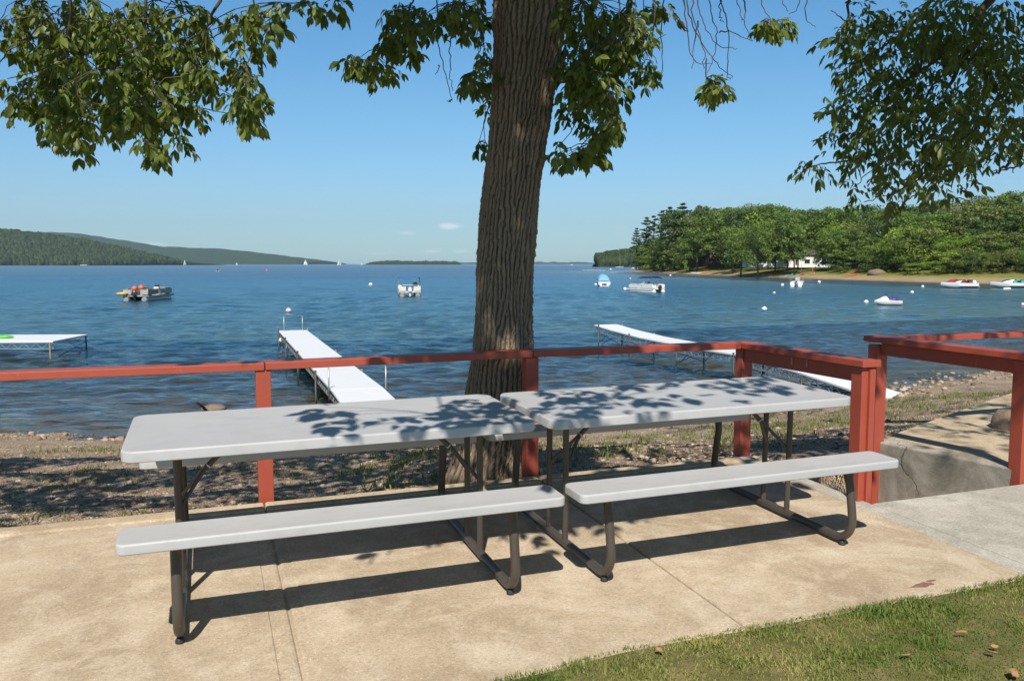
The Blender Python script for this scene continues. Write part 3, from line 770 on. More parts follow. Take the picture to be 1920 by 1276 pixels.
def make_table():
    t = thing('picnic_table', 'pale grey folding picnic table nearer the camera, its left half in full sun', 'picnic table', group='picnic tables on the patio',
              matrix=PATIO @ Matrix.Translation((-0.8323, 3.8861, 0)) @ Matrix.Rotation(0.3471, 4, 'Z'))
    L = 1.756; ZT = 0.7293; ZS = 0.4704
    rounded_slab(L, 0.762, 0.062, ZT, 0.047, 0.009).build('tabletop', M['plastic'], t, smooth='auto')
    for sg in (-1, 1):
        o = rounded_slab(L, 0.209, 0.035, ZS, 0.041, 0.009, cy=sg * (0.7154 - 0.1037)).build('seat', M['plastic'], t, smooth='auto')
    for su in (-1, 1):
        u = su * 0.682; pts = []
        half = [(0.0, 0.034), (0.25, 0.034), (0.50, 0.034)] + [(0.50 + 0.112 * math.sin(a), 0.146 - 0.112 * math.cos(a)) for a in [PI / 2 * 1.13 * k / 9 for k in range(1, 10)]]
        half += [(0.588, 0.30), (0.575, 0.36), (0.578, 0.40), (0.59, 0.437)]
        full = [(-y, z) for y, z in reversed(half)] + half[1:]
        b = MB(); b.tube([(u, y, z) for y, z in full], 0.021, 14); fr = b.build('leg_frame', M['steel'], t, smooth='auto')
        for sg in (-1, 1):
            b = MB(); b.lathe([(0.015, 0), (0.018, 0.002), (0.018, 0.012), (0.012, 0.022)], (u, sg * 0.548, 0), 12); b.build('foot_pad', M['rubber'], fr, smooth='auto')
            b = MB(); b.box((u, sg * 0.605, 0.434), (0.055, 0.15, 0.006)); b.box((u, sg * 0.60, 0.422), (0.045, 0.05, 0.022)); b.build('seat_bracket', M['steel'], fr, bevel=0.002)
        for sg in (-1, 1):
            b = MB(); b.tube([(u, sg * 0.105, 0.052), (u, sg * 0.105, 0.695)], 0.0155, 12); b.build('post', M['steel'], t, smooth='auto')
        b = MB(); b.tube([(u, -0.30, 0.694), (u, 0.30, 0.694)], 0.013, 8); b.build('top_rail', M['steel'], t, smooth='auto')
        br = MB(); br.tube([(su * 0.42, 0, 0.69), (su * 0.565, 0, 0.545)], 0.0125, 10); bo = br.build('brace', M['steel'], t, smooth='auto')
        for sg in (-1, 1):
            b = MB(); b.tube([(su * 0.548, 0.004 * sg, 0.562), (su * 0.575, 0.012 * sg, 0.535), (u - su * 0.004, sg * 0.098, 0.40)], 0.009, 8); b.build('brace_arm', M['steel'], bo, smooth='auto')
        b = MB(); mt = Matrix.Rotation(su * -0.785, 3, 'Y')
        b.lathe([(0.0135, -0.003), (0.0165, -0.003), (0.0165, 0.003), (0.0135, 0.003)], (0, 0, 0), 14); b.v = [tuple(mt @ Vector(p) + Vector((su * 0.555, 0, 0.555))) for p in b.v]
        b.build('locking_ring', M['zinc'], bo, smooth='auto')
    b = MB(); b.tube([(-0.42, 0, 0.695), (0.42, 0, 0.695)], 0.011, 8); b.build('stretcher', M['steel'], t, smooth='auto')
    return t


table = make_table()
tb2 = copy_tree(table)
tb2['label'] = 'pale grey folding picnic table beside the corner of the red fence, dappled with leaf shade'
tb2.matrix_world = PATIO @ Matrix.Translation((0.8738, 4.5033, 0)) @ Matrix.Rotation(0.3572, 4, 'Z')


# ------------------------------------------------------------------ red fences
def fence_post(par, s, t, ztop, size=0.088, zb=None, name='post'):
    x, y, z = sw(s, t); zb = z - 0.05 if zb is None else zb
    b = MB(); m = Matrix.Rotation(A0, 3, 'Z'); b.box((x, y, (zb + ztop) / 2), (size, size, ztop - zb), m)
    return b.build(name, M['red'], par, bevel=0.004)


def plank(par, a, b_, w_, h, name='rail', bev=0.004):
    b = MB(); b.beam(a, b_, w_, h); return b.build(name, M['red'], par, bevel=bev)


def wtop(s, t, z):
    x, y, _ = sw(s, t); return (x, y, z)


ZR = 0.985
fa = thing('wooden_fence', 'red painted timber fence along the back of the patio behind both tables', 'fence', sw(2, 5.2))
def rel(o):                      # keep world-built geometry where it is under a placed empty
    for c in bpy.data.objects:
        if c.parent == o and c.type == 'MESH' and not c.get('_rel'):
            c.data.transform(Matrix.Translation(-Vector(o.location))); c['_rel'] = 1
    for c in bpy.data.objects:
        if c.get('_rel'): del c['_rel']
for s in (-3.15, -1.43, 0.29, 2.0): fence_post(fa, s, 5.2, ZR - 0.047 - (0.012 if s < 1 else 0))
fence_post(fa, 3.68, 5.21, ZR - 0.045)
fence_post(fa, 3.672, 4.0, ZR - 0.045, 0.092)
b = MB(); x, y, z = sw(3.69, 3.945); b.box((x, y, 0.52), (0.04, 0.022, 0.82), Matrix.Rotation(A0, 3, 'Z')); b.build('batten', M['red'], fa, bevel=0.003)
for s0, s1, z0, z1 in ((-4.9, 0.297, 0.955, ZR - 0.036), (0.303, 2.0, ZR - 0.034, ZR - 0.0225), (2.003, 3.755, ZR - 0.0225, ZR - 0.0225)):
    plank(fa, wtop(s0, 5.215, z0), wtop(s1, 5.215 + 0.008 * (s1 > 3), z1), 0.138, 0.045)
plank(fa, wtop(3.675, 5.142, ZR - 0.02), wtop(3.675, 3.93, ZR - 0.02), 0.135, 0.042)
plank(fa, wtop(3.665, 5.16, ZR - 0.09), wtop(3.665, 4.05, ZR - 0.09), 0.038, 0.095, 'side_board')
for q in (4.62, 4.47):
    x, y, z = wtop(3.643, q, ZR - 0.075); b = MB(); b.box((x, y, z), (0.004, 0.013, 0.05), Matrix.Rotation(A0, 3, 'Z')); b.build('bare_wood_mark', M['tan'], fa)
rel(fa)
fb = thing('wooden_fence', 'shorter red painted timber fence round the raised slab beyond the steps', 'fence', sw(4.8, 5.1))
fence_post(fb, 4.80, 5.09, ZR - 0.045, 0.098, zb=-0.45)
fence_post(fb, 4.945, 3.965, ZR - 0.05, 0.095)
fence_post(fb, 6.6, 5.09, ZR - 0.045, zb=0.1)
plank(fb, wtop(4.79, 5.165, ZR - 0.0), wtop(4.905, 3.86, ZR - 0.02), 0.14, 0.042)
plank(fb, wtop(4.80, 5.04, ZR - 0.07), wtop(4.932, 4.014, ZR - 0.09), 0.04, 0.1, 'side_board')
plank(fb, wtop(4.862, 5.11, ZR - 0.01), wtop(8.6, 5.09, ZR + 0.0), 0.138, 0.042)
rel(fb)
# nail scars on the side board of the first fence
# ------------------------------------------------------------------ retaining wall and raised slab
m = SLAB
b = MB()
prof = [(4.90, 3.96), (5.07, 3.96), (4.99, 5.16), (4.80, 5.16)]
b.prism(prof, -0.7, lambda x, y: 0.085 - 0.055 * (y - 3.96))
rw = b.build('retaining_wall', M['wall'], bevel=0.012); rw.matrix_world = SLAB
tag(rw, 'cracked grey concrete retaining wall beside the sunken steps', 'wall')
b = MB(); b.prism([(5.074, 3.96), (10, 3.96), (10, 7.4), (7.2, 6.2), (4.993, 5.18)], -0.5, lambda x, y: 0.07 - 0.055 * (y - 3.96) * 0.7)
o = b.build('raised_slab', M['curb'], bevel=0.01); o.matrix_world = SLAB; struct(o, 'raised concrete slab behind the retaining wall', 'slab')


# ------------------------------------------------------------------ beach pebbles, stones, tufts
def blobs(name, label, cat, P, R_, mat, seed, kind='stuff', flat=0.6):
    g = np.random.default_rng(seed); n = len(P)
    ico = []; t = (1 + 5 ** .5) / 2
    base = np.array([(-1, t, 0), (1, t, 0), (-1, -t, 0), (1, -t, 0), (0, -1, t), (0, 1, t), (0, -1, -t), (0, 1, -t), (t, 0, -1), (t, 0, 1), (-t, 0, -1), (-t, 0, 1)], float) / math.hypot(1, t)
    fc = np.array([(0, 11, 5), (0, 5, 1), (0, 1, 7), (0, 7, 10), (0, 10, 11), (1, 5, 9), (5, 11, 4), (11, 10, 2), (10, 7, 6), (7, 1, 8), (3, 9, 4), (3, 4, 2), (3, 2, 6), (3, 6, 8), (3, 8, 9), (4, 9, 5), (2, 4, 11), (6, 2, 10), (8, 6, 7), (9, 8, 1)])
    V = base[None] * (1 + 0.3 * (g.random((n, 12, 1)) - 0.5))
    sx = 0.7 + 0.6 * g.random((n, 1)); V[..., 0] *= sx; V[..., 2] *= flat * (0.7 + 0.5 * g.random((n, 1)))
    a = g.random(n) * 6.28; c, s = np.cos(a)[:, None], np.sin(a)[:, None]
    X = V[..., 0] * c - V[..., 1] * s; Y = V[..., 0] * s + V[..., 1] * c
    V = np.stack([X, Y, V[..., 2]], -1) * R_[:, None, None] + P[:, None]
    Fq = (np.arange(n) * 12)[:, None, None] + fc[None]
    o = np_mesh(name, V, Fq.reshape(-1, 3), mat, tone=np.repeat(g.random(n), 12), smooth=True)
    if kind: tag(o, label, cat, kind=kind)
    return o


def make_beach_stuff():
    g = np.random.default_rng(17)
    n = 70000; y = 4.6 + 16 * g.random(n) ** 1.4; x = (-0.78 + 1.56 * g.random(n)) * y * 1.0
    s = -x * 0; sd = shore_dist(x, y); t_ = -x * SA + y * CA; s_ = x * CA + y * SA
    ok = (sd < 0.6) & ((t_ > 5.3) | (s_ > 3.9) & (t_ > 5.3)) & (s_ < 30)
    ok &= ~((s_ > 4.7) & (t_ < 6.8))
    x, y = x[ok], y[ok]; n = len(x); r = 0.007 + 0.015 * g.random(n) ** 2.5 + (g.random(n) < 0.02) * 0.03
    blobs('beach_pebbles', 'small rounded pebbles strewn over the beach', 'pebbles', np.stack([x, y, beach_z(x, y) + r * 0.15], -1), r, M['pebble'], 1)
    # stones along the water line
    xs = np.linspace(-16, 22, 4000); pts = []
    seg = np.concatenate([np.linspace(SHORE[i], SHORE[i + 1], 300) for i in range(2, 12)])
    k = g.integers(0, len(seg), 2600); P = seg[k] + g.normal(size=(2600, 2)) * np.where(seg[k][:, :1] > 6, 1.1, 0.32)
    r = 0.02 + 0.06 * g.random(2600) ** 3 + 0.07 * (P[:, 0] > 6) * g.random(2600) ** 5
    blobs('shore_stones', 'rounded stones along the water line', 'stones', np.stack([P[:, 0], P[:, 1], beach_z(P[:, 0], P[:, 1]) + r * 0.2], -1), r, M['pebble'], 2)
    # weeds and grass tufts
    n = 9000; y = 5.4 + 16 * g.random(n); x = -13 + 30 * g.random(n); sd = shore_dist(x, y); t_ = -x * SA + y * CA
    w_ = fbm(x * 0.55, y * 0.55, 4, 61); band = np.exp(-((sd + 3.2) / 1.6) ** 2) * (x > 2) * 0.55
    ok = (sd < -0.7) & (t_ > 5.35) & (g.random(n) < np.clip((w_ - 0.46) * 3.2, 0, 1) * 0.7 + band)
    ok &= ~((x > 1.5) & (t_ < 7.2) & (x * CA + y * SA > 3.6))
    x, y = x[ok], y[ok]; n = len(x); z = beach_z(x, y); m = 16
    cx = np.repeat(x, m) + g.normal(size=n * m) * 0.07; cy = np.repeat(y, m) + g.normal(size=n * m) * 0.07; cz = np.repeat(z, m)
    Ln = 0.025 + 0.07 * g.random(n * m); a = g.random(n * m) * 6.28; wd = 0.004 + 0.004 * g.random(n * m); ln = Ln * (0.3 + 0.8 * g.random(n * m)); dx, dy = np.cos(a), np.sin(a)
    V = np.zeros((n * m, 4, 3)); V[:, 0] = np.stack([cx - dy * wd, cy + dx * wd, cz - 0.01], -1); V[:, 1] = np.stack([cx + dy * wd, cy - dx * wd, cz - 0.01], -1)
    V[:, 2] = np.stack([cx + dx * ln + dy * wd * .3, cy + dy * ln - dx * wd * .3, cz + Ln], -1); V[:, 3] = np.stack([cx + dx * ln - dy * wd * .3, cy + dy * ln + dx * wd * .3, cz + Ln], -1)
    o = np_mesh('beach_weeds', V, np.arange(4 * n * m).reshape(-1, 4), M['reed'], tone=np.repeat(g.random(n * m) * 0.55, 4)); tag(o, 'low grass tufts and weeds growing through the beach gravel', 'weeds', kind='stuff')


make_beach_stuff()


def rock(px, py, z, r, label, seed, sq=0.8):
    p = at(px, py, z); g = np.random.default_rng(seed); b = MB(); b.ball((0, 0, 0), r, 20, sq)
    V = np.array(b.v); nn = 1 + 0.5 * (fbm(V[:, 0] / r * 1.3 + 9 + seed, V[:, 1] / r * 1.3 + V[:, 2] / r + 5, 3, seed) - 0.45); b.v = [tuple(q) for q in V * nn[:, None]]
    o = b.build('rock', M['rock'], smooth=True); o.location = (p[0], p[1], p[2] + r * sq * 0.45); o.rotation_euler = (0, 0, seed)
    tag(o, label, 'rock'); return o


rock(1893, 812, 0.17, 0.13, 'brown boulder behind the nearest fence post at right edge', 3, 1.15)
rock(400, 768, -2.08, 0.3, 'dark wet rock in the shallows beside the driftwood stick', 6, 0.35)
b = MB(); a_ = at(368, 753, -1.72); c_ = at(390, 771, -2.1); b.tube([tuple(a_), tuple((a_ + c_) / 2 + np.array([0.01, 0, 0.015])), tuple(c_ + np.array([0.1, 0, -0.15]))], [0.03, 0.035, 0.04], 8)
o = b.build('driftwood_stick', M['pile'], smooth=True); tag(o, 'dark slanting driftwood stick poking from the shallows', 'stick')


# ------------------------------------------------------------------ leaves and trees
LEAF = np.array([(0, 0, 0), (-0.5, 0.36, 0.10), (0, 0.40, 0), (0.5, 0.36, 0.10), (-0.42, 0.68, 0.06), (0, 0.7, -0.03), (0.42, 0.68, 0.06), (0, 1.0, -0.10)])
LEAF_F = np.array([(0, 2, 1, 1), (0, 3, 2, 2), (1, 2, 5, 4), (2, 3, 6, 5), (4, 5, 7, 7), (5, 6, 7, 7)])
LEAF_T = np.array([(0, 2, 1), (0, 3, 2), (1, 2, 5), (1, 5, 4), (2, 3, 6), (2, 6, 5), (4, 5, 7), (5, 6, 7)])


def norm(v): return v / np.maximum(np.linalg.norm(v, axis=-1, keepdims=True), 1e-9)


def leaflets(P, D, L, W_, g, up=None):
    # leaf blades at P pointing along D; random roll about their axis biased to face up
    n = len(P); D = norm(D)
    upv = np.array([0, 0, 1.0]) + 0.55 * g.normal(size=(n, 3)); S = norm(np.cross(D, upv)); N = norm(np.cross(S, D))
    V = P[:, None] + S[:, None] * (LEAF[None, :, 0:1] * W_[:, None, None]) + D[:, None] * (LEAF[None, :, 1:2] * L[:, None, None]) + N[:, None] * (LEAF[None, :, 2:3] * L[:, None, None] * 0.8)
    Fq = (np.arange(n) * 8)[:, None, None] + LEAF_T[None]
    return V.reshape(-1, 3), Fq.reshape(-1, 3)


def compound(C, axis, g, nl=7, L=0.10, W_=0.045, rach=0.14, fan=0.5):
    # compound leaves: nl leaflets along a drooping stalk
    n = len(C); axis = norm(axis); side = norm(np.cross(axis, np.array([0, 0, 1.0]) + 0.3 * g.normal(size=(n, 3))))
    Ps, Ds, Ls = [], [], []
    pairs = (nl - 1) // 2; sc = 0.75 + 0.5 * g.random(n)
    for i in range(nl):
        if i == nl - 1: u = 1.0; sg = 0.0
        else: u = 0.35 + 0.6 * (i // 2) / max(1, pairs - 1) if pairs > 1 else 0.7; sg = -1.0 if i % 2 else 1.0
        droop = np.array([0, 0, -1.0])
        P = C + axis * (rach * u * sc)[:, None] + droop * (0.25 * rach * u * u * sc)[:, None]
        D = axis * (0.65 if sg else 1.0) + side * sg * (0.85 - 0.25 * u) + droop * (0.45 + 0.5 * g.random(n))[:, None] + 0.18 * g.normal(size=(n, 3))
        Ps.append(P); Ds.append(D); Ls.append(L * sc * (0.62 + 0.5 * u) * (0.85 + 0.3 * g.random(n)))
    P = np.concatenate(Ps); D = np.concatenate(Ds); Ln = np.concatenate(Ls)
    return leaflets(P, D, Ln, Ln * (W_ / L) * (0.85 + 0.3 * g.random(len(Ln))), g)


def leaf_object(name, C, g, mat, parent, nl, L, W_, rach, droop=0.5, label=None):
    a = g.random(len(C)) * 6.28; ax = np.stack([np.cos(a), np.sin(a), -droop + 0.45 * g.normal(size=len(C))], -1)
    V, Fq = compound(C, ax, g, nl, L, W_, rach)
    k = len(V) // 8; base = np.tile(g.random(len(C)), nl)
    tone = np.clip(base * 0.75 + 0.35 * (g.random(k) - 0.3), 0, 1)
    o = np_mesh(name, V, Fq, mat, parent, tone=np.repeat(tone, 8))
    if label: o['label'] = label
    return o


def ell_points(ells, dens, g, dmin, dmax, n_cap=None):
    P = []
    for e in ells:
        px, py, rx, ry = e[:4]; k = max(1, int(dens * rx * ry * PI * (e[4] if len(e) > 4 else 1)))
        a = g.random(k) * 6.28; r = np.sqrt(g.random(k)); x = px + rx * r * np.cos(a); y = py + ry * r * np.sin(a)
        dm = dmin + (dmax - dmin) * ((px * 0.37 + py * 0.73) % 97 / 97) ; d = np.clip(dm + 0.35 * g.normal(size=k), dmin, dmax)
        for xx, yy, dd in zip(x, y, d): P.append(atd(xx, yy, dd))
    return np.array(P)


def branch(path, r0, r1, b, seg=6, wob=0.02, g=None, n=10):
    path = [Vector(p) for p in path]; pts = []
    m = len(path)
    for i in range((m - 1) * n + 1):
        u = i / n; k = min(int(u), m - 2); f = u - k
        p0 = path[max(k - 1, 0)]; p1 = path[k]; p2 = path[k + 1]; p3 = path[min(k + 2, m - 1)]
        q = 0.5 * ((2 * p1) + (p2 - p0) * f + (2 * p0 - 5 * p1 + 4 * p2 - p3) * f * f + (3 * p1 - p0 - 3 * p2 + p3) * f ** 3)
        if g is not None: q = q + Vector([g.gauss(0, wob) for _ in range(3)]) * (0 < i < (m - 1) * n)
        pts.append(q)
    N = len(pts); b.tube(pts, [r0 + (r1 - r0) * i / (N - 1) for i in range(N)], seg)
    return pts


TRUNK = [(-0.45, 890, 235), (-0.2, 897, 205), (0.0, 908, 168), (0.08, 912, 158), (0.15, 915, 150), (0.41, 926, 136), (0.79, 936.5, 123), (0.95, 941, 119), (1.16, 943.5, 116), (1.55, 947.5, 111.5), (1.92, 955, 112), (2.29, 966, 114.5), (2.66, 978, 117), (3.03, 992, 126), (3.40, 1003, 153)]
TY = 5.97


def trunk_mesh(parent):
    # bark with long interlacing ridges, as real relief
    zs = np.linspace(-0.45, 3.9, 900); nth = 300; g = np.random.default_rng(2)
    tz = [a[0] for a in TRUNK] + [3.9]; cx = [(a[1] - 960) / F * TY for a in TRUNK] + [0.24]; rr = [a[2] / 2 / F * TY for a in TRUNK] + [0.38]
    c = np.interp(zs, tz, cx); r = np.interp(zs, tz, rr)
    for _ in range(14):
        c[1:-1] = (c[:-2] + 2 * c[1:-1] + c[2:]) / 4; r[1:-1] = (r[:-2] + 2 * r[1:-1] + r[2:]) / 4
    r = r - 0.017
    th = np.linspace(0, 2 * PI, nth, endpoint=False)
    Nz, Nt = 960, nth
    fz = np.fft.fftfreq(Nz)[:, None] * Nz; ft = np.fft.fftfreq(Nt)[None] * Nt
    def field(kt, kz, bw, seed):
        gg = np.random.default_rng(seed); W_ = np.fft.fft2(gg.normal(size=(Nz, Nt)))
        flt = np.exp(-((np.abs(ft) - kt) / (bw * kt)) ** 2) * np.exp(-(fz / kz) ** 2)
        h = np.real(np.fft.ifft2(W_ * flt)); return h / h.std()
    def phase(kt, kz, bw, seed):
        gg = np.random.default_rng(seed); W_ = np.fft.fft2(gg.normal(size=(Nz, Nt)))
        flt = np.exp(-((ft - kt) / (bw * kt)) ** 2) * np.exp(-(fz / kz) ** 2) * (ft > 0)
        return np.angle(np.fft.ifft2(W_ * flt))
    pa = phase(36, 24, 0.26, 1); pb = phase(72, 70, 0.35, 2); Cc = field(70, 150, 0.6, 3); Dd = field(5, 6, 0.9, 4)
    ridge = 1 - np.abs(np.sin(pa / 2)) ** 5 * 2.0; rd2 = 0.5 + 0.5 * np.cos(pb)
    Ee = field(40, 120, 0.9, 5); brk = np.clip(np.abs(field(12, 55, 1.2, 6)) * 2.2, 0, 1)
    h = 0.0058 * ridge * (0.35 + 0.65 * brk) + 0.0034 * rd2 + 0.0022 * Cc + 0.0018 * Ee + 0.008 * Dd
    h = h[:len(zs)] - 0.006
    flare = smoothstep(0.55, -0.15, zs)[:, None] * (0.035 * np.cos(th * 3 + 0.7) + 0.03 * np.cos(th * 5 + 2.2))[None]
    Rr = r[:, None] * (1 + 0.03 * np.cos(2 * th + 0.4))[None] + h + flare
    X = c[:, None] + Rr * np.cos(th)[None]; Y = TY + Rr * np.sin(th)[None]; Z = np.repeat(zs[:, None], nth, 1)
    i = np.arange(len(zs) - 1)[:, None] * nth; k = np.arange(nth)[None]; k2 = (k + 1) % nth
    Fq = np.stack([i + k, i + k2, i + nth + k2, i + nth + k], -1).reshape(-1, 4)
    o = np_mesh('trunk', np.stack([X, Y, Z], -1), Fq, M['bark'], parent, tone=np.clip(0.5 + 0.4 * ridge[:len(zs)].ravel() + 0.35 * (rd2[:len(zs)].ravel() - 0.5) + 0.09 * Cc[:len(zs)].ravel() + 0.08 * Ee[:len(zs)].ravel() - 0.25 * (1 - brk[:len(zs)].ravel()), 0, 1), smooth=True)
    return o


def off_frame(P, margin=25):
    q = projw(P); mp = margin + 0.34 * F / np.maximum(P[:, 1], 0.3); vis = (q[:, 0] > -60 - mp) & (q[:, 0] < 1980 + mp) & (q[:, 1] > -mp) & (P[:, 1] > 0.2)
    return ~vis


def shade_points(land, zlo, zhi, g):
    # places from which foliage throws its shade on the given ground spots
    kmin = np.maximum(zlo, (2.05 + 0.313 * land[:, 1] - land[:, 2]) / 1.288 + 0.2); k = kmin + (zhi - zlo) * g.random(len(land)); s = SUNDIR / -SUNDIR[2]
    return land - s[None] * (k[:, None])


def build_main_tree():
    g = np.random.default_rng(21); gr = random.Random(21)
    t = thing('hickory_tree', 'big furrowed tree trunk rising behind the fence between the two tables, leafy sprays hanging', 'tree', (0, 0, 0))
    trunk_mesh(t)
    b = MB()
    fork = Vector((0.2, TY, 3.6))
    branch([fork, (0.75, 5.6, 4.6), (1.5, 5.0, 6.0), (2.2, 4.4, 7.8)], 0.26, 0.08, b, 12, 0.01, gr)
    branch([(0.0, TY, 3.5), (-0.15, 6.0, 4.8), (-0.5, 5.6, 6.6), (-0.6, 5.2, 8.6)], 0.27, 0.07, b, 12, 0.01, gr)
    branch([(-0.1, TY, 4.3), (-1.0, 5.2, 4.9), (-2.2, 4.6, 5.0), (-3.6, 4.3, 4.6), (-4.6, 4.2, 4.1)], 0.13, 0.03, b, 10, 0.012, gr)
    branch([(-0.5, 5.7, 6.0), (-1.8, 4.0, 6.6), (-3.4, 2.6, 6.8), (-5.0, 1.6, 6.5)], 0.12, 0.03, b, 8, 0.015, gr)
    branch([(0.4, 5.8, 4.2), (0.8, 4.6, 4.5), (1.0, 3.4, 4.3), (1.2, 2.4, 3.7)], 0.09, 0.02, b, 8, 0.012, gr)
    branch([(0.9, 5.5, 5.0), (2.0, 4.4, 5.3), (3.2, 3.6, 5.2), (4.4, 3.2, 4.8)], 0.10, 0.025, b, 8, 0.015, gr)
    branch([(-0.1, TY, 4.5), (-0.6, 4.6, 4.9), (-0.9, 3.4, 4.7), (-1.0, 2.6, 4.2)], 0.08, 0.02, b, 8, 0.012, gr)
    b.build('limbs', M['bark'], t, smooth=True)
    # sprays seen in the picture
    left = [(110, 55, 120, 75), (200, 105, 125, 85), (300, 60, 110, 75), (90, 180, 65, 50), (180, 190, 75, 55), (265, 165, 75, 65), (345, 130, 50, 55), (120, 235, 50, 30, 1.2), (75, 255, 20, 16, 2), (330, 195, 40, 40), (305, 264, 42, 22, 1.4), (285, 240, 25, 40), (375, 90, 35, 35), (375, 190, 22, 45),
            (470, 45, 55, 40), (520, 18, 35, 22), (430, 92, 18, 20), (470, 118, 26, 26), (462, 168, 34, 34, 1.5), (466, 208, 26, 22, 1.8), (432, 125, 16, 12, 2), (20, 55, 26, 26), (600, 4, 45, 7, 3), (28, 155, 28, 10), (40, 180, 30, 12), (160, 262, 18, 12), (190, 230, 22, 30), (400, 175, 14, 16)]
    P1 = ell_points(left, 0.0074, g, 4.5, 5.7)
    def rosettes(P):
        N = P[g.random(len(P)) < 0.34]; out = []
        for q in N:
            for _ in range(int(g.integers(2, 5))): out.append(q + g.normal(size=3) * 0.012)
        return N, np.array(out)
    def spray(name, P, mat, nl, L, W_, rach, twigs, lab):
        N, P = rosettes(P)
        o = leaf_object(name, P, g, mat, t, nl, L, W_, rach, 0.85, lab)
        bb = MB()
        for q in N:
            d = N - q; dd = np.linalg.norm(d, axis=1); ok = (d[:, 2] > 0.03) & (dd < 0.30)
            if ok.any():
                k = np.argmin(np.where(ok, dd, 9)); r_ = N[k]; bb.tube([tuple(q), tuple((q + r_) / 2 + g.normal(size=3) * 0.012), tuple(r_)], [0.0022, 0.0028, 0.0034], 4, False)
        for path, r0, r1 in twigs: branch(path, r0, r1, bb, 5, 0.006, gr, 7)
        bb.build('twigs', M['twig'], o, smooth=True)
        return o
    A = lambda px, py, d: tuple(atd(px, py, d))
    spray('leafy_branch', P1, M['leaf'], 5, 0.062, 0.0255, 0.056,
          [([A(280, -160, 4.9), A(275, 0, 5.0), A(268, 130, 5.1), A(262, 190, 5.1)], 0.012, 0.005), ([A(460, -160, 5.0), A(415, 0, 5.0), A(365, 75, 5.1), A(318, 122, 5.2)], 0.013, 0.005),
           ([A(150, -150, 4.8), A(130, 40, 4.9), A(112, 110, 5.0), A(105, 190, 5.0)], 0.012, 0.004), ([A(100, 25, 4.9), A(55, 65, 4.9), A(12, 100, 4.8), A(-20, 150, 4.8)], 0.006, 0.003),
           ([A(480, -160, 5.2), A(478, 0, 5.2), A(472, 90, 5.3), A(458, 150, 5.3)], 0.008, 0.003), ([A(355, 10, 5.1), A(368, 30, 5.1), A(358, 62, 5.1)], 0.005, 0.003), ([A(438, 30, 5.2), A(405, 68, 5.2), A(350, 72, 5.2), A(310, 84, 5.2)], 0.006, 0.003),
           ([A(40, 170, 4.9), A(22, 190, 4.9), A(12, 215, 4.9), A(28, 240, 4.9)], 0.004, 0.002), ([A(120, 80, 4.9), A(125, 150, 4.9), A(108, 200, 4.9)], 0.006, 0.003), ([A(60, 150, 4.9), A(90, 140, 4.9)], 0.004, 0.003),
           ([A(300, 190, 5.1), A(310, 220, 5.1), A(300, 262, 5.1)], 0.004, 0.002)], 'leafy spray hanging into the top left of the picture')
    cl = [(690, 118, 38, 22), (735, 138, 12, 12), (668, 108, 22, 12), (755, 62, 30, 45), (765, 20, 30, 25), (735, 85, 18, 18), (840, 22, 40, 22), (868, 18, 45, 25), (800, 40, 14, 20), (895, 50, 20, 20), (900, 20, 25, 25), (905, 100, 18, 18), (893, 142, 22, 20), (915, 200, 10, 16, 3), (905, 270, 10, 10, 4), (925, 130, 12, 30)]
    P2 = ell_points(cl, 0.0125, g, 5.3, 6.6)
    spray('leafy_branch', P2, M['leaf'], 5, 0.066, 0.0275, 0.06,
          [([A(820, -120, 5.8), A(775, 0, 5.8), A(740, 75, 5.8), A(690, 110, 5.8)], 0.008, 0.003), ([A(900, -100, 6.2), A(905, 0, 6.3), A(900, 90, 6.3), A(890, 130, 6.3)], 0.006, 0.003), ([A(770, 5, 5.8), A(768, 40, 5.8), A(758, 80, 5.8)], 0.004, 0.002)], 'leafy spray hanging left of the trunk')
    cr = [(1085, 18, 40, 26), (1115, 78, 55, 42), (1150, 38, 50, 36), (1180, 18, 35, 20), (1085, 128, 35, 38), (1125, 108, 45, 42), (1135, 160, 45, 28), (1070, 160, 20, 16), (1150, 228, 28, 22), (1140, 195, 22, 25), (1078, 205, 22, 20), (1065, 285, 28, 16, 1.4), (1110, 278, 32, 18, 1.4), (1125, 255, 22, 16), (1215, 128, 15, 18, 2), (1195, 62, 22, 30), (1230, 12, 28, 14), (1332, 152, 12, 10, 4.5), (1345, 162, 10, 8, 5), (1440, 44, 14, 8, 4), (1468, 42, 12, 9, 4.5), (1165, 90, 25, 30), (1175, 165, 10, 8)]
    P3 = ell_points(cr, 0.0125, g, 5.3, 6.6)
    spray('leafy_branch', P3, M['leaf'], 5, 0.066, 0.0275, 0.06,
          [([A(1090, -100, 6.0), A(1108, 0, 6.0), A(1118, 110, 6.0), A(1115, 190, 6.0), A(1100, 260, 6.0)], 0.008, 0.003), ([A(1160, -100, 5.7), A(1165, 0, 5.7), A(1150, 80, 5.7), A(1130, 200, 5.8)], 0.007, 0.003), ([A(1210, -80, 5.9), A(1205, 20, 5.9), A(1212, 110, 5.9)], 0.004, 0.002)], 'leafy spray hanging right of the trunk')
    # bare hanging twigs
    b = MB()
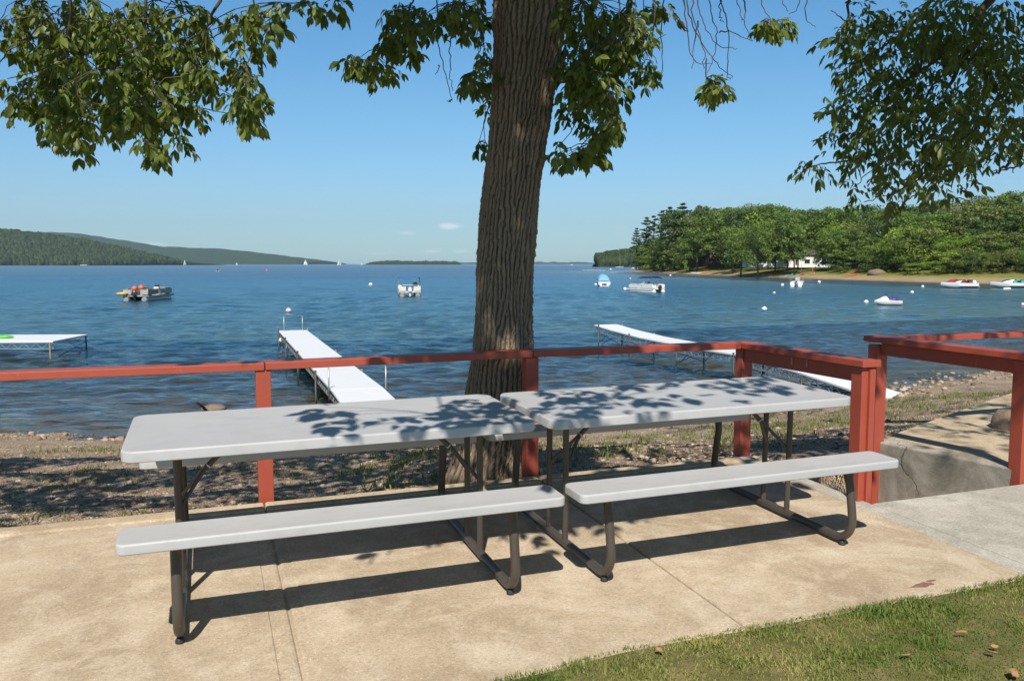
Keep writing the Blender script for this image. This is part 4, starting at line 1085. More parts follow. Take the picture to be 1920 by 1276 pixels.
    for path in [[(1265, -90), (1285, 0), (1310, 70), (1345, 120), (1375, 146)], [(1300, -90), (1308, 0), (1322, 50), (1348, 85), (1383, 92)], [(1340, -90), (1352, 0), (1366, 60), (1366, 140), (1372, 146)], [(1240, -60), (1246, 0), (1240, 60), (1242, 130), (1238, 165)], [(1290, -60), (1300, 20), (1318, 90), (1320, 130)],
                 [(1325, -60), (1330, 0), (1344, 60), (1338, 110), (1322, 145)], [(1375, -60), (1382, 0), (1395, 40), (1412, 78)], [(1350, 62), (1372, 60), (1410, 78)], [(1360, -40), (1352, 10), (1350, 35), (1358, 42)], [(1420, -60), (1430, 10), (1445, 38)], [(1395, 0), (1398, 25), (1392, 40)],
                 [(1150, -60), (1190, 0), (1180, 60), (1178, 150)], [(1178, 100), (1210, 85), (1250, 65)], [(1325, 110), (1325, 140), (1330, 160)], [(820, -60), (820, 20), (822, 80), (838, 150), (848, 188)], [(850, -50), (852, 45), (845, 80), (846, 130), (849, 170)], [(845, 80), (835, 70), (828, 55)], [(848, 188), (838, 190)], [(822, 122), (818, 140)],
                 [(1262, 20), (1290, 60), (1262, 30)], [(1225, -60), (1228, 30), (1222, 90), (1232, 120)], [(1515, -60), (1512, 30), (1530, 52)], [(1455, -60), (1470, 0), (1478, 22)], [(1310, 40), (1302, 80), (1298, 130)], [(1500, -40), (1497, 15), (1480, 28)], [(1280, -60), (1286, 30), (1300, 110), (1335, 120)]]:
        d = 5.2 + gr.random() * 0.9; b = MB(); branch([A(x, y, d + gr.gauss(0, 0.06)) for x, y in path], 0.005, 0.002, b, 4, 0.005, gr, 6)
        b.build('bare_twig', M['twig'], t, smooth=True)
    # the crown overhead, above the picture: it shades the trunk, the beach and parts of the tables
    def spots(n, x0, x1, y0, y1, z): return np.stack([x0 + (x1 - x0) * g.random(n), y0 + (y1 - y0) * g.random(n), np.full(n, z)], -1)
    S = []
    s1 = spots(17000, -10.5, -0.3, 6.1, 15.5, 0.0); tt = -s1[:, 0] * SA + s1[:, 1] * CA; far = 12.6 + 0.45 * (s1[:, 0] + 7.8)
    s1[:, 2] = beach_z(s1[:, 0], s1[:, 1]); m = (tt > 5.38) & (s1[:, 1] < far + 0.5 * fbm(s1[:, 0], s1[:, 1] * 0, 2, 5)) & (fbm(s1[:, 0] * 0.7, s1[:, 1] * 1.5, 4, 91) > 0.375) & (s1[:, 1] > 6.35 - 0.1 * s1[:, 0]) & ~((s1[:, 0] > -4.0) & (s1[:, 0] < -1.1) & (s1[:, 1] > 6.8) & (s1[:, 1] < 10.8) & (g.random(len(s1)) < 0.6)); S.append(shade_points(s1[m], 3.2, 5.0, g))
    s2 = spots(4200, -0.6, 6.0, 5.6, 12.5, -0.2); tt = -s2[:, 0] * SA + s2[:, 1] * CA; m = (tt > 5.3) & (fbm(s2[:, 0] * 0.9, s2[:, 1] * 1.3, 3, 92) > 0.43); S.append(shade_points(s2[m], 4.0, 6.0, g))
    s3 = spots(2600, -0.6, 0.75, 6.35, 9.6, 0.0); m = fbm(s3[:, 0] * 2.6, s3[:, 1] * 1.8, 3, 93) > 0.415; S.append(shade_points(s3[m], 5.0, 8.5, g))
    P = np.concatenate(S); P = P[off_frame(P)]
    leaf_object('crown', P, g, M['leaf'], t, 5, 0.115, 0.056, 0.11, 0.4)
    # twigs close above the tables whose leaves throw crisp shade on the tops
    tips = []
    for (px, py, n, sp_, k0, k1) in [(a_, b_, (c_ if a_ < 1000 else max(3, int(c_ * 0.6))), d_, e_, f_) for a_, b_, c_, d_, e_, f_ in [(640, 772, 9, 30, 2.0, 2.3), (720, 792, 8, 32, 2.0, 2.3), (880, 762, 12, 34, 2.2, 2.6), (905, 785, 10, 30, 2.2, 2.6), (960, 793, 7, 30, 2.3, 2.6), (1010, 742, 10, 34, 2.4, 2.8), (1080, 728, 10, 34, 2.5, 3.0), (1120, 765, 12, 40, 2.5, 3.0), (1180, 740, 12, 44, 2.7, 3.2),
                                     (1230, 722, 12, 40, 2.9, 3.4), (1290, 745, 8, 40, 2.9, 3.4), (1330, 715, 12, 36, 3.0, 3.5), (1400, 712, 12, 36, 3.0, 3.5), (1440, 722, 8, 30, 3.0, 3.5), (1060, 775, 6, 20, 2.4, 2.8), (1150, 780, 7, 26, 2.6, 3.0)]]:
        for _ in range(n):
            d = np.array([(px + gr.gauss(0, sp_) - 960) / F, (py + gr.gauss(0, 8) - 638) / F, 1.0]) @ CP; p = EYE + d * ((0.73 - EYE[2]) / d[2])
            k = k0 + (k1 - k0) * gr.random(); tips.append(np.array(wp(p)) - SUNDIR / -SUNDIR[2] * k)
    tips = np.array(tips); tips = tips[off_frame(tips, 5)]
    c0, c1, c2 = tips[tips[:, 0] < 0.0], tips[(tips[:, 0] >= 0.0) & (tips[:, 0] < 0.9)], tips[tips[:, 0] >= 0.9]
    for c, src in ((c0, (-0.9, 3.4, 4.7)), (c1, (1.1, 3.0, 4.1)), (c2, (2.0, 4.4, 5.3))):
        if len(c) == 0: continue
        o = leaf_object('leafy_branch', c, g, M['leaf'], t, 5, 0.12, 0.058, 0.12, 0.2); b = MB()
        mid = c.mean(0); branch([src, tuple((np.array(src) + mid) / 2 + np.array([0, 0, 0.1])), tuple(mid)], 0.012, 0.006, b, 5, 0.01, gr, 6)
        for q in c[::3]: branch([tuple(mid), tuple((mid + q) / 2 + np.array([0, 0, 0.05])), tuple(q)], 0.005, 0.003, b, 4, 0.004, gr, 5)
        b.build('twigs', M['twig'], o, smooth=True)
    return t


build_main_tree()


def build_ash():
    g = np.random.default_rng(31); gr = random.Random(31)
    t = thing('ash_tree', 'dark ash tree branch with narrow leaflets reaching in from the top right', 'tree', (0, 0, 0))
    A = lambda px, py, d: tuple(atd(px, py, d))
    b = MB(); branch([(6.6, 6.2, -0.3), (6.5, 6.2, 2.5), (6.3, 6.2, 5.0), (6.0, 6.0, 8.0), (5.8, 5.8, 11)], 0.3, 0.08, b, 14, 0.01, gr); b.build('trunk', M['bark'], t, smooth=True)
    b = MB()
    branch([(6.4, 6.2, 4.6), (5.6, 6.2, 5.2), A(1900, -40, 6.6), A(1830, 80, 6.5), A(1780, 160, 6.5)], 0.06, 0.012, b, 8, 0.008, gr)
    branch([(6.4, 6.2, 3.6), A(1990, 200, 6.6), A(1925, 270, 6.6), A(1890, 310, 6.6), A(1860, 330, 6.6)], 0.035, 0.005, b, 8, 0.008, gr)
    branch([(6.3, 6.2, 5.2), (4.6, 6.0, 5.4), A(1660, -120, 6.4), A(1590, 42, 6.4)], 0.05, 0.006, b, 8, 0.008, gr)
    branch([(6.2, 6.1, 6.4), (4.0, 4.2, 7.0), (2.4, 3.0, 6.8)], 0.09, 0.02, b, 8, 0.02, gr); branch([(6.3, 6.1, 6.0), (5.6, 4.0, 6.6), (5.0, 2.0, 6.4)], 0.09, 0.02, b, 8, 0.02, gr)
    b.build('limbs', M['bark'], t, smooth=True)
    el = [(1625, 30, 45, 35), (1600, 60, 28, 30), (1570, 58, 16, 10), (1650, 85, 50, 35), (1720, 45, 75, 55), (1820, 45, 100, 65), (1885, 120, 50, 75), (1790, 125, 85, 65), (1700, 155, 60, 50), (1640, 140, 40, 40), (1600, 105, 22, 22), (1562, 172, 26, 12), (1610, 200, 40, 26), (1680, 220, 55, 40), (1760, 215, 75, 55), (1850, 215, 65, 55), (1895, 245, 28, 40),
          (1595, 245, 32, 18), (1552, 255, 14, 8), (1520, 308, 24, 14), (1505, 295, 10, 8), (1545, 312, 12, 10), (1580, 285, 22, 12), (1640, 285, 45, 25), (1700, 300, 45, 28), (1770, 290, 45, 35), (1598, 345, 20, 14), (1660, 340, 40, 18), (1740, 335, 45, 22), (1690, 372, 26, 8), (1610, 375, 14, 8), (1815, 285, 35, 28), (1560, 120, 14, 10), (1790, 345, 14, 12), (1580, 205, 16, 10), (1555, 240, 10, 8), (1680, 390, 10, 8)]
    P = ell_points(el, 0.0060, g, 5.8, 7.2)
    o = leaf_object('leafy_branch', P, g, M['ash_leaf'], t, 7, 0.072, 0.025, 0.14, 0.55)
    b = MB()
    for path in [[(1780, 100), (1700, 150), (1640, 205), (1600, 250), (1560, 268)], [(1850, 60), (1760, 150), (1700, 240), (1650, 300), (1600, 352)], [(1900, 140), (1840, 230), (1770, 290), (1700, 352), (1620, 380)], [(1740, 20), (1680, 70), (1620, 110), (1565, 130)], [(1660, 285), (1600, 300), (1540, 308), (1505, 320)], [(1880, 270), (1905, 300), (1900, 325)], [(1820, 200), (1780, 280), (1735, 350), (1690, 385)], [(1930, 300), (1895, 318), (1860, 322)], [(1690, 60), (1640, 60), (1585, 40), (1560, 20)]]:
        d = 6.3 + 0.5 * gr.random(); branch([A(x, y, d + gr.gauss(0, 0.05)) for x, y in path], 0.011, 0.003, b, 5, 0.006, gr, 7)
    b.build('twigs', M['twig'], o, smooth=True)
    # rest of the crown, out of the picture
    s = SUNDIR / -SUNDIR[2]; k = 0.7 + 3.6 * g.random(2 * len(P)); Q = np.repeat(P, 2, 0) - s[None] * k[:, None] + 0.25 * g.normal(size=(2 * len(P), 3)); Q = Q[off_frame(Q)]
    n = 4200; sp2 = np.stack([3.0 + 11 * g.random(n), 6.8 + 13 * g.random(n), np.full(n, -0.5)], -1)
    m = (fbm(sp2[:, 0] * 0.6, sp2[:, 1] * 0.8, 3, 95) > 0.42); S = shade_points(sp2[m], 5.0, 8.0, g); S = S[off_frame(S)]
    Q = np.concatenate([Q[g.random(len(Q)) < 0.3], S])
    leaf_object('crown', Q, g, M['ash_leaf'], t, 7, 0.11, 0.04, 0.22, 0.4)


build_ash()


# ------------------------------------------------------------------ trees across the bay
def far_crown(kind, seed):
    g = np.random.default_rng(seed)
    if kind == 'pine':
        Ps, Ns = [], []
        for lev in range(13):
            z = 0.24 + 0.74 * lev / 12; rad = (0.27 * (1 - (lev / 12)) ** 0.8 + 0.025) * (0.6 + 0.7 * g.random())
            for q in range(g.integers(2, 6)):
                a = g.random() * 6.28; k = 44; u = g.random(k) ** 0.55; rr = rad * (0.55 + 0.6 * g.random())
                P = np.stack([np.cos(a) * u * rr, np.sin(a) * u * rr, z + 0.06 * u * rr / 0.2 + 0 * u], -1) + g.normal(size=(k, 3)) * np.array([0.013, 0.013, 0.006]); Ps.append(P)
        P = np.concatenate(Ps); N = norm(np.array([0, 0, 1.0])[None] + 0.5 * g.normal(size=P.shape)); S = 0.012 + 0.012 * g.random(len(P))
        tone = np.clip(0.3 + 0.5 * g.random(len(P)), 0, 1)
    else:
        tall = 0.75 + 0.5 * g.random(); n_l = 40 if kind != 'bush' else 26; Ps, Ns, Ts = [], [], []
        for q in range(n_l):
            a = g.random() * 6.28; zc = 0.30 + 0.62 * g.random() if kind != 'bush' else 0.10 + 0.80 * g.random() ** 0.9
            rmax = 0.34 * math.sqrt(max(0.05, 1 - ((zc - 0.52) / 0.5) ** 2)); rmax *= (tall if kind != 'bush' else 1); rc = rmax * (0.2 + 0.85 * g.random())
            c = np.array([math.cos(a) * rc, math.sin(a) * rc, zc]); R_ = 0.045 + 0.07 * g.random() ** 1.5; k = int(60 + 900 * R_)
            d = norm(g.normal(size=(k, 3))); rr = R_ * (0.5 + 0.75 * g.random((k, 1))); Ps.append(c + d * rr * np.array([1.15, 1.15, 0.8])); Ns.append(d + 0.7 * g.normal(size=(k, 3))); Ts.append(np.full(k, g.random()) * 0.6 + 0.4 * g.random(k))
        P = np.concatenate(Ps); N = norm(np.concatenate(Ns)); tone = np.concatenate(Ts); S = 0.008 + 0.014 * g.random(len(P)) ** 1.5
    up = norm(np.cross(N, g.normal(size=N.shape))); sd = np.cross(N, up)
    V = np.stack([P - up * S[:, None], P + sd * S[:, None] * 0.7, P + up * S[:, None], P - sd * S[:, None] * 0.7], 1)
    return V.reshape(-1, 3), np.repeat(tone, 4)


PROTO = {}


def proto(kind, mi, seed):
    key = (kind, mi, seed)
    if key not in PROTO:
        V, T = far_crown(kind, seed); nm = 'crown'
        o = np_mesh(nm, V, np.arange(len(V)).reshape(-1, 4), M['fol'][mi], tone=T); me = o.data; bpy.data.objects.remove(o)
        b = MB(); g = random.Random(seed)
        b.tube([(0, 0, -0.03), (g.gauss(0, .008), g.gauss(0, .008), 0.3), (g.gauss(0, .015), g.gauss(0, .015), 0.6), (0, 0, 0.93 if kind == 'pine' else 0.8)], [0.017, 0.014, 0.01, 0.004], 7)
        if kind != 'pine':
            for q in range(5):
                a = g.random() * 6.28; z = 0.3 + 0.3 * g.random(); b.tube([(0, 0, z), (0.12 * math.cos(a), 0.12 * math.sin(a), z + 0.14), (0.24 * math.cos(a), 0.24 * math.sin(a), z + 0.22)], [0.007, 0.005, 0.002], 5)
        o = b.build('trunk', M['twig'], smooth=True); tm = o.data; bpy.data.objects.remove(o)
        PROTO[key] = (me, tm)
    return PROTO[key]


def far_tree(name, label, cat, x, y, z, h, wide, kind, mi, seed, rz, group):
    me, tm = proto(kind, mi, seed)
    t = thing(name, label, cat, (x, y, z), rz, group); t.scale = (h * wide, h * wide, h)
    for nm, m_ in (('crown', me), ('trunk', tm)):
        o = bpy.data.objects.new(nm, m_); COL.objects.link(o); o.parent = t
    return t


def shore_x(y): return float(np.interp(y, SHORE[13:20, 1], SHORE[13:20, 0]))


def build_wood():
    g = random.Random(41)
    top = [(1150, 478), (1175, 462), (1190, 440), (1215, 412), (1235, 400), (1260, 390), (1300, 384), (1350, 379), (1400, 379), (1450, 384), (1500, 387), (1540, 384), (1600, 386), (1650, 387), (1700, 378), (1760, 374), (1800, 370), (1850, 362), (1920, 350), (2100, 330)]
    def place(px, d, frac, kind, mi, seed, name, label, cat, group, wide=None, pxtop=None):
        y = d; x = (px - 960) / F * y; inland = x - shore_x(y); z = ZW + float(np.interp(inland, [0, 2.5, 6, 11, 22, 40, 80, 160], [0, .5, 1.1, 1.9, 2.8, 4.5, 8, 12]))
        tp = np.interp(px, [a[0] for a in top], [a[1] for a in top]) if pxtop is None else pxtop
        h = (EYE[2] + (494.5 - tp) / F * y - z) * frac
        if wide is None: wide = 0.95 + 0.35 * g.random()
        return far_tree(name, label, cat, x, y, z - 0.15, max(h, 1.2), wide, kind, mi, seed, g.random() * 6.28, group)
    lab = {0: ('broadleaf_tree', 'mid green broadleaf tree in the wood across the bay'), 1: ('broadleaf_tree', 'yellow-green broadleaf tree in the wood across the bay'), 2: ('broadleaf_tree', 'dark green broadleaf tree in the wood across the bay'), 4: ('broadleaf_tree', 'olive green broadleaf tree in the wood across the bay')}
    # back row, tops along the skyline
    px = 1195
    while px < 2000:
        d0 = np.interp(px, [1165, 1300, 1500, 1700, 1920], [420, 300, 230, 196, 176]); d = d0 * (1.10 + 0.12 * g.random())
        mi = g.choice([0, 0, 2, 4, 4]); n_, l_ = lab[mi]
        if px > 1290: place(px, d, 0.97 + 0.09 * g.random(), 'tree', mi, 100 + g.randint(0, 6), n_, l_, 'tree', 'trees of the wood across the bay')
        px += np.interp(px, [1200, 1900], [16, 34]) * (0.7 + 0.6 * g.random())
    # middle and front rows
    for row, (fr0, fr1, dm0, dm1, stp) in enumerate([(0.72, 0.95, 1.03, 1.10, 1.0), (0.5, 0.8, 0.97, 1.03, 0.9), (0.3, 0.55, 0.94, 0.98, 1.0)]):
        px = 1200 + row * 9
        while px < 1990:
            d0 = np.interp(px, [1165, 1300, 1500, 1700, 1920], [420, 300, 230, 196, 176]); d = d0 * (dm0 + (dm1 - dm0) * g.random())
            mi = g.choice([0, 0, 1, 1, 2, 4]) if row else g.choice([0, 0, 2, 1, 4]); n_, l_ = lab[mi]
            x = (px - 960) / F * d
            inl = x - shore_x(d)
            lowf = 0.42 if px < 1262 else (0.7 if px < 1285 else 1.0)
            skip = (1312 < px < 1338) or (row >= 1 and (1390 < px < 1556))
            if inl > 9 and not skip:
                place(px, d, lowf * (fr0 + (fr1 - fr0) * g.random()), *((('bush', mi, 300 + g.randint(0, 2)) if row and g.random() < 0.6 else ('tree', mi, 100 + g.randint(0, 6)))), n_, l_, 'tree', 'trees of the wood across the bay', wide=1.0 + 0.5 * g.random() + 0.2 * row)
            px += np.interp(px, [1200, 1900], [15, 38]) * stp * (0.7 + 0.6 * g.random())
    # single ones that stand out
    pines = [(1192, 400, 428, 'leftmost pine leaning out alone at the tip of the wood'), (1211, 385, 408, 'second pine from the tip of the wood, with a ragged top'), (1224, 370, 405, 'short pine top between two taller pines at the tip of the wood'), (1238, 372, 396, 'dark pine with a clumped crown near the tip of the wood'), (1253, 360, 389, 'tall pine with a bushy top rising above the tip of the wood'), (1277, 345, 382, 'tallest pine on the left end of the skyline'), (1268, 330, 420, 'shaded pine in front of the tallest pine')]
    for i, (px, d, tp, lb) in enumerate(pines): place(px, d, 1.0, 'pine', 3, 200 + i % 4, 'pine_tree', lb, 'pine tree', 'pines at the tip of the wood', wide=0.95 + 0.25 * g.random(), pxtop=tp)
    place(1372, 262, 1.0, 'tree', 1, 101, 'broadleaf_tree', 'bright yellow-green rounded tree right of the brick house', 'tree', 'trees of the wood across the bay', 1.15, 418)
    place(1284, 290, 1.0, 'bush', 1, 301, 'young_tree', 'small bright young tree on the bank before dark pines', 'tree', None, 0.5, 484)
    place(1225, 350, 1.0, 'bush', 0, 301, 'waterside_tree', 'rounded low tree at the point, below the pines', 'tree', None, 1.6, 455)
    place(1205, 380, 1.0, 'bush', 2, 302, 'waterside_tree', 'dark low tree nearest the tip of the point', 'tree', None, 1.5, 470)
    place(1245, 335, 1.0, 'bush', 1, 302, 'waterside_tree', 'sunlit yellow-green low tree under the pines', 'tree', None, 1.3, 466)
    for px_, d_, tp_, wd_ in ((1420, 226, 415, 0.95), (1474, 226, 402, 1.0), (1487, 222, 412, 0.85), (1556, 219, 425, 1.1), (1452, 230, 408, 0.95), (1388, 238, 420, 1.1)):
        place(px_, d_, 1.0, 'tree', 2 if px_ in (1474, 1486, 1522) else 0, 100 + int(px_) % 4, 'broadleaf_tree', lab[2 if px_ in (1474, 1486, 1522) else 0][1], 'tree', 'trees of the wood across the bay', wd_, tp_)
    for px_, d_, tp_, mi_ in ((1203, 392, 466, 0), (1214, 384, 460, 2), (1228, 372, 450, 0), (1241, 362, 455, 2), (1254, 350, 438, 0), (1264, 344, 452, 1), (1274, 338, 428, 0), (1288, 330, 404, 4), (1299, 322, 420, 0), (1218, 366, 472, 1), (1236, 352, 464, 0), (1256, 334, 458, 2), (1270, 322, 462, 0), (1292, 306, 450, 2), (1306, 298, 430, 0)):
        low = tp_ > 440; place(px_, d_, 1.0, 'bush' if low else 'tree', mi_, (300 + px_ % 3) if low else 100 + (px_ * 3) % 7, *lab[mi_], 'tree', 'trees of the wood across the bay', 1.5 if low else 1.1, tp_)
    # undergrowth along the bank
    px = 1340
    while px < 2000:
        d0 = np.interp(px, [1165, 1300, 1500, 1700, 1920], [400, 285, 217, 180, 160]); d = d0 * (0.98 + 0.05 * g.random()); x = (px - 960) / F * d
        if x - shore_x(d) > 7.5 and not (1392 < px < 1462) and not (1485 < px < 1545):
            place(px, d, (0.12 + 0.16 * g.random()) if px < 1560 else (0.16 + 0.22 * g.random()), 'bush', g.choice([0, 1, 1, 2, 4]), 300 + g.randint(0, 2), 'shrub', 'low green shrub on the grassy bank across the bay', 'shrub', 'shrubs on the bank across the bay', 1.5 + 0.7 * g.random())
        px += np.interp(px, [1200, 1560, 1900], [15, 13, 20]) * (0.6 + 0.8 * g.random())


build_wood()


# ------------------------------------------------------------------ houses across the bay
def build_houses():
    c = at(1515, 505, ZW + 2.6); 
    h = thing('white_house', 'long white house half hidden by trees across the bay', 'house', (83.5, 238, ZW + 2.6), -0.1)
    b = MB(); b.prism([(-4, -3), (5, -3), (5, 4), (-4, 4)], 0, 3.4); b.build('wall', M['siding'], h, bevel=0.03)
    b = MB(); b.prism([(-18, -1), (-4.02, -1), (-4.02, 5), (-18, 5)], 0, 2.7); b.build('wall', M['siding'], h, bevel=0.03)
    b = MB(); b.loft([[(-4.4, y, z) for y, z in ((-3.5, 3.41), (4.5, 3.41), (0.5, 5.4))], [(5.4, y, z) for y, z in ((-3.5, 3.41), (4.5, 3.41), (0.5, 5.4))]]); b.build('roof', M['roof'], h)
    b = MB(); b.loft([[(-18.4, y, z) for y, z in ((-1.5, 2.71), (5.5, 2.71), (2, 4.3))], [(-4.43, y, z) for y, z in ((-1.5, 2.71), (5.5, 2.71), (2, 4.3))]]); b.build('roof', M['roof'], h)
    for x, y, w_ in ((-1.8, -3.03, 1.6), (2.6, -3.03, 1.2), (-7, -1.03, 1.4), (-10.5, -1.03, 1.4), (-14.5, -1.03, 1.8)):
        b = MB(); b.box((x, y, 1.7), (w_, 0.05, 1.3)); f = b.build('window', M['siding'], h); b = MB(); b.box((x, y - 0.03, 1.7), (w_ - 0.2, 0.03, 1.1)); b.build('pane', M['pane'], f)
    h2 = thing('brick_house', 'dark brick house with grey gable among the pines', 'house', (71.0, 305, ZW + 2.6), 0.2)
    b = MB(); b.prism([(-3, -3), (3.4, -3), (3.4, 4), (-3, 4)], 0, 4.6); b.build('wall', M['brick'], h2, bevel=0.03)
    b = MB(); b.loft([[(x, -3.3, z) for x, z in ((-3.4, 4.61), (3.8, 4.61), (0.2, 8.2))], [(x, 4.3, z) for x, z in ((-3.4, 4.61), (3.8, 4.61), (0.2, 8.2))]]); b.build('roof', M['roof'], h2)
    b = MB(); b.prism([(-1.9, -3.38), (2.3, -3.38), (0.2, -3.32), (0.2, -3.33)], 4.7, 5.6)
    b = MB(); b.box((-0.6, -3.36, 5.4), (1.5, 0.06, 1.3)); b.build('window', M['siding'], h2)
    for x in (-1.6, 1.6): 
        b = MB(); b.box((x, -3.03, 2.4), (1.3, 0.06, 1.6)); f = b.build('window', M['siding'], h2); b = MB(); b.box((x, -3.07, 2.4), (1.1, 0.03, 1.4)); b.build('pane', M['pane'], f)


build_houses()


# ------------------------------------------------------------------ docks
def dock(name, label, line, width, legs, M_top, poles=(), joints=True):
    # line: [(x, y, z)] along the deck; legs: indices/fractions along the line
    o = thing(name, label, 'dock', (line[0][0], line[0][1], ZW)); O = Vector(o.location)
    L = [Vector(p) - O for p in line]
    acc = [0]
    for a, b_ in zip(L[:-1], L[1:]): acc.append(acc[-1] + (b_ - a).length)
    def pt(f):
        d = f * acc[-1]
        for i in range(len(L) - 1):
            if d <= acc[i + 1] + 1e-6: return L[i].lerp(L[i + 1], (d - acc[i]) / (acc[i + 1] - acc[i])), (L[i + 1] - L[i]).normalized()
    for i, (a, b_) in enumerate(zip(L[:-1], L[1:])):
        d = (b_ - a).normalized(); sd = Vector((d.y, -d.x, 0)).normalized()
        b = MB(); b.beam(a + d * 0.008 - Vector((0, 0, 0.03)), b_ - d * 0.008 - Vector((0, 0, 0.03)), width, 0.06); b.build('deck_panel', M_top, o, bevel=0.008)
        for sg in (-1, 1):
            b = MB(); q = sd * (sg * (width / 2 - 0.05)); z1 = Vector((0, 0, -0.075)); z2 = Vector((0, 0, -0.29))
            b.beam(a + q + z1, b_ + q + z1, 0.03, 0.03); b.beam(a + q + z2, b_ + q + z2, 0.03, 0.03)
            n = max(2, int((b_ - a).length / 0.42))
            for k in range(n):
                p = a.lerp(b_, k / n) + q; r = a.lerp(b_, (k + 0.5) / n) + q; s_ = a.lerp(b_, (k + 1) / n) + q
                b.beam(p + z2, r + z1, 0.018, 0.018); b.beam(r + z1, s_ + z2, 0.018, 0.018)
            b.build('truss', M['alu'], o)
    for f, top in legs:
        p, d = pt(f); sd = Vector((d.y, -d.x, 0)).normalized()
        for sg in (-1, 1):
            q = p + sd * (sg * (width / 2 + 0.02)); b = MB(); b.tube([(q.x, q.y, p.z + top), (q.x, q.y, -1.5)], 0.032, 8); b.build('leg', M['rust'] if sg < 0 else M['pile'], o, smooth=True)
        b = MB(); z_ = p.z - 0.3
        a1 = p + sd * (width / 2); a2 = p - sd * (width / 2)
        b.beam((a1.x, a1.y, z_), (a2.x, a2.y, -0.05), 0.02, 0.02); b.beam((a2.x, a2.y, z_ - 0.02), (a1.x, a1.y, -0.05), 0.02, 0.02); b.build('cross_brace', M['pile'], o)
        b = MB(); e = p + d * 0.75; 
        for sg in (-1, 1):
            q = sd * (sg * (width / 2 - 0.04)); b.beam((e + q) - Vector((0, 0, 0.28)), Vector(((p + q).x, (p + q).y, p.z - 0.75)), 0.02, 0.02)
        b.build('strut', M['pile'], o)
    for f, sg, h in poles:
        p, d = pt(f); sd = Vector((d.y, -d.x, 0)).normalized(); q = p + sd * (sg * (width / 2 + 0.03))
        b = MB(); b.tube([(q.x, q.y, p.z - 0.3), (q.x, q.y, p.z + h)], 0.018, 8); b.build('mooring_pole', M['alu'], o, smooth=True)
    return o


e1 = at(548.5, 618.3, -1.39); e2 = at(687, 743, -1.39)
dvec = (e2 - e1); dock('dock', 'long white dock running straight out behind the left table', [tuple(e1), tuple(e1 + dvec * 0.31), tuple(e1 + dvec * 0.62), tuple(e1 + dvec * 0.935), tuple(e1 + dvec * 1.10 + np.array([0, 0, -0.12]))], 1.22,
     [(0.012, 0.1), (0.2, 0.06), (0.45, 0.06), (0.7, 0.06)], M['deck'], [(0.86, -1, 0.55), (0.84, 1, 0.5), (0.02, -0.62, 0.66), (0.02, 0.62, 0.66)])
dp = [(0, -1.22), (.1, -1.33), (.25, -1.44), (.45, -1.48), (.64, -1.46), (.82, -1.66), (1.0, -1.97)]
q0 = np.array([4.3, 39.0]); q1 = np.array([10.15, 22.4])
dock('dock', 'white dock with a sagging deck, reaching ashore at right behind the fence corner', [(*(q0 + (q1 - q0) * f), z) for f, z in dp], 1.15, [(0.03, 0.08), (0.2, 0.05), (0.42, 0.05), (0.63, 0.05), (0.83, -0.05)], M['deck'])
dock('dock', 'wide white platform dock cut off by the left edge', [(-17.75, 34.1, -1.39), (-23.5, 33.7, -1.39), (-30, 33.2, -1.39)], 3.2, [(0.01, -0.04), (0.36, 0.06), (0.8, 0.05)], M['deck'])
# float lying on the platform
p = at(4, 634, -1.39); b = MB(); b.loft([[(x, 0.28 * s_ * math.cos(a), 0.06 + 0.10 * s_ * math.sin(a)) for a in [2 * PI * k / 10 for k in range(10)]] for x, s_ in ((-1.1, 0.3), (-0.9, 0.9), (0, 1.15), (0.7, 0.9), (0.95, 0.3))])
o = b.build('air_mattress', M['green'], smooth=True); o.scale = (0.75, 0.8, 0.7); o.location = p + np.array([-0.45, 0.3, 0.02]); tag(o, 'bright green air mattress on the platform dock at left edge', 'air mattress')


# ------------------------------------------------------------------ buoys
def buoy(px, py, r, mat, label, grp='mooring buoys on the lake'):
    p = at(px, py, ZW); R_ = r / F * np.linalg.norm(p - EYE)
    t = thing('buoy', label, 'buoy', (p[0], p[1], ZW + R_ * 0.35), 0, grp)
    b = MB(); b.ball((0, 0, 0), R_, 16); b.build('float', mat, t, smooth=True)
    b = MB(); b.lathe([(R_ * 1.012, -R_ * 0.10), (R_ * 1.02, 0), (R_ * 1.012, R_ * 0.10)], (0, 0, 0), 16); b.build('band', M['grey'], t, smooth=True)
    b = MB(); b.tube([(0, 0, R_ * 0.95), (0, 0, R_ * 1.25)], R_ * 0.12, 6); b.build('eye', M['alu'], t)


for a in [(541, 584, 5.2, M['pink'], 'pinkish white buoy beyond the end of the straight dock'), (695, 535, 4.0, M['pink'], 'faded pink buoy left of the boat with the blue awning'), (1433, 582, 5.0, M['white'], 'largest white buoy in the bay, above the sagging dock'), (1117, 534.5, 2.6, M['white'], 'small white buoy left of the boat under the light blue cover'),
          (1172, 543.5, 3.6, M['white'], 'white buoy off the bow of the boat with the navy awning'), (1182, 523, 1.6, M['pink'], 'tiny pale buoy between the blue covered boat and the point'), (1257, 517.5, 2.0, M['white'], 'tiny white buoy close under the point, above the navy awning'), (1451.5, 550.5, 2.6, M['pink'], 'dull tan buoy left of the twin-hulled boat and below it'),
          (1467, 536, 3.0, M['white'], 'white buoy just left of the twin-hulled boat'), (1536, 530.5, 3.0, M['white'], 'white buoy just right of the twin-hulled boat'), (1624, 568.5, 4.0, M['white'], 'white buoy off the bow of the jet ski'), (1710, 550, 3.0, M['white'], 'white buoy right of the jet ski, nearer than its neighbour'), (1730, 539, 2.6, M['white'], 'small white buoy left of the bow of the red-cushioned speedboat'), (1918, 573, 3, M['pink'], 'pale buoy cut by the right edge')]:
    buoy(*a)
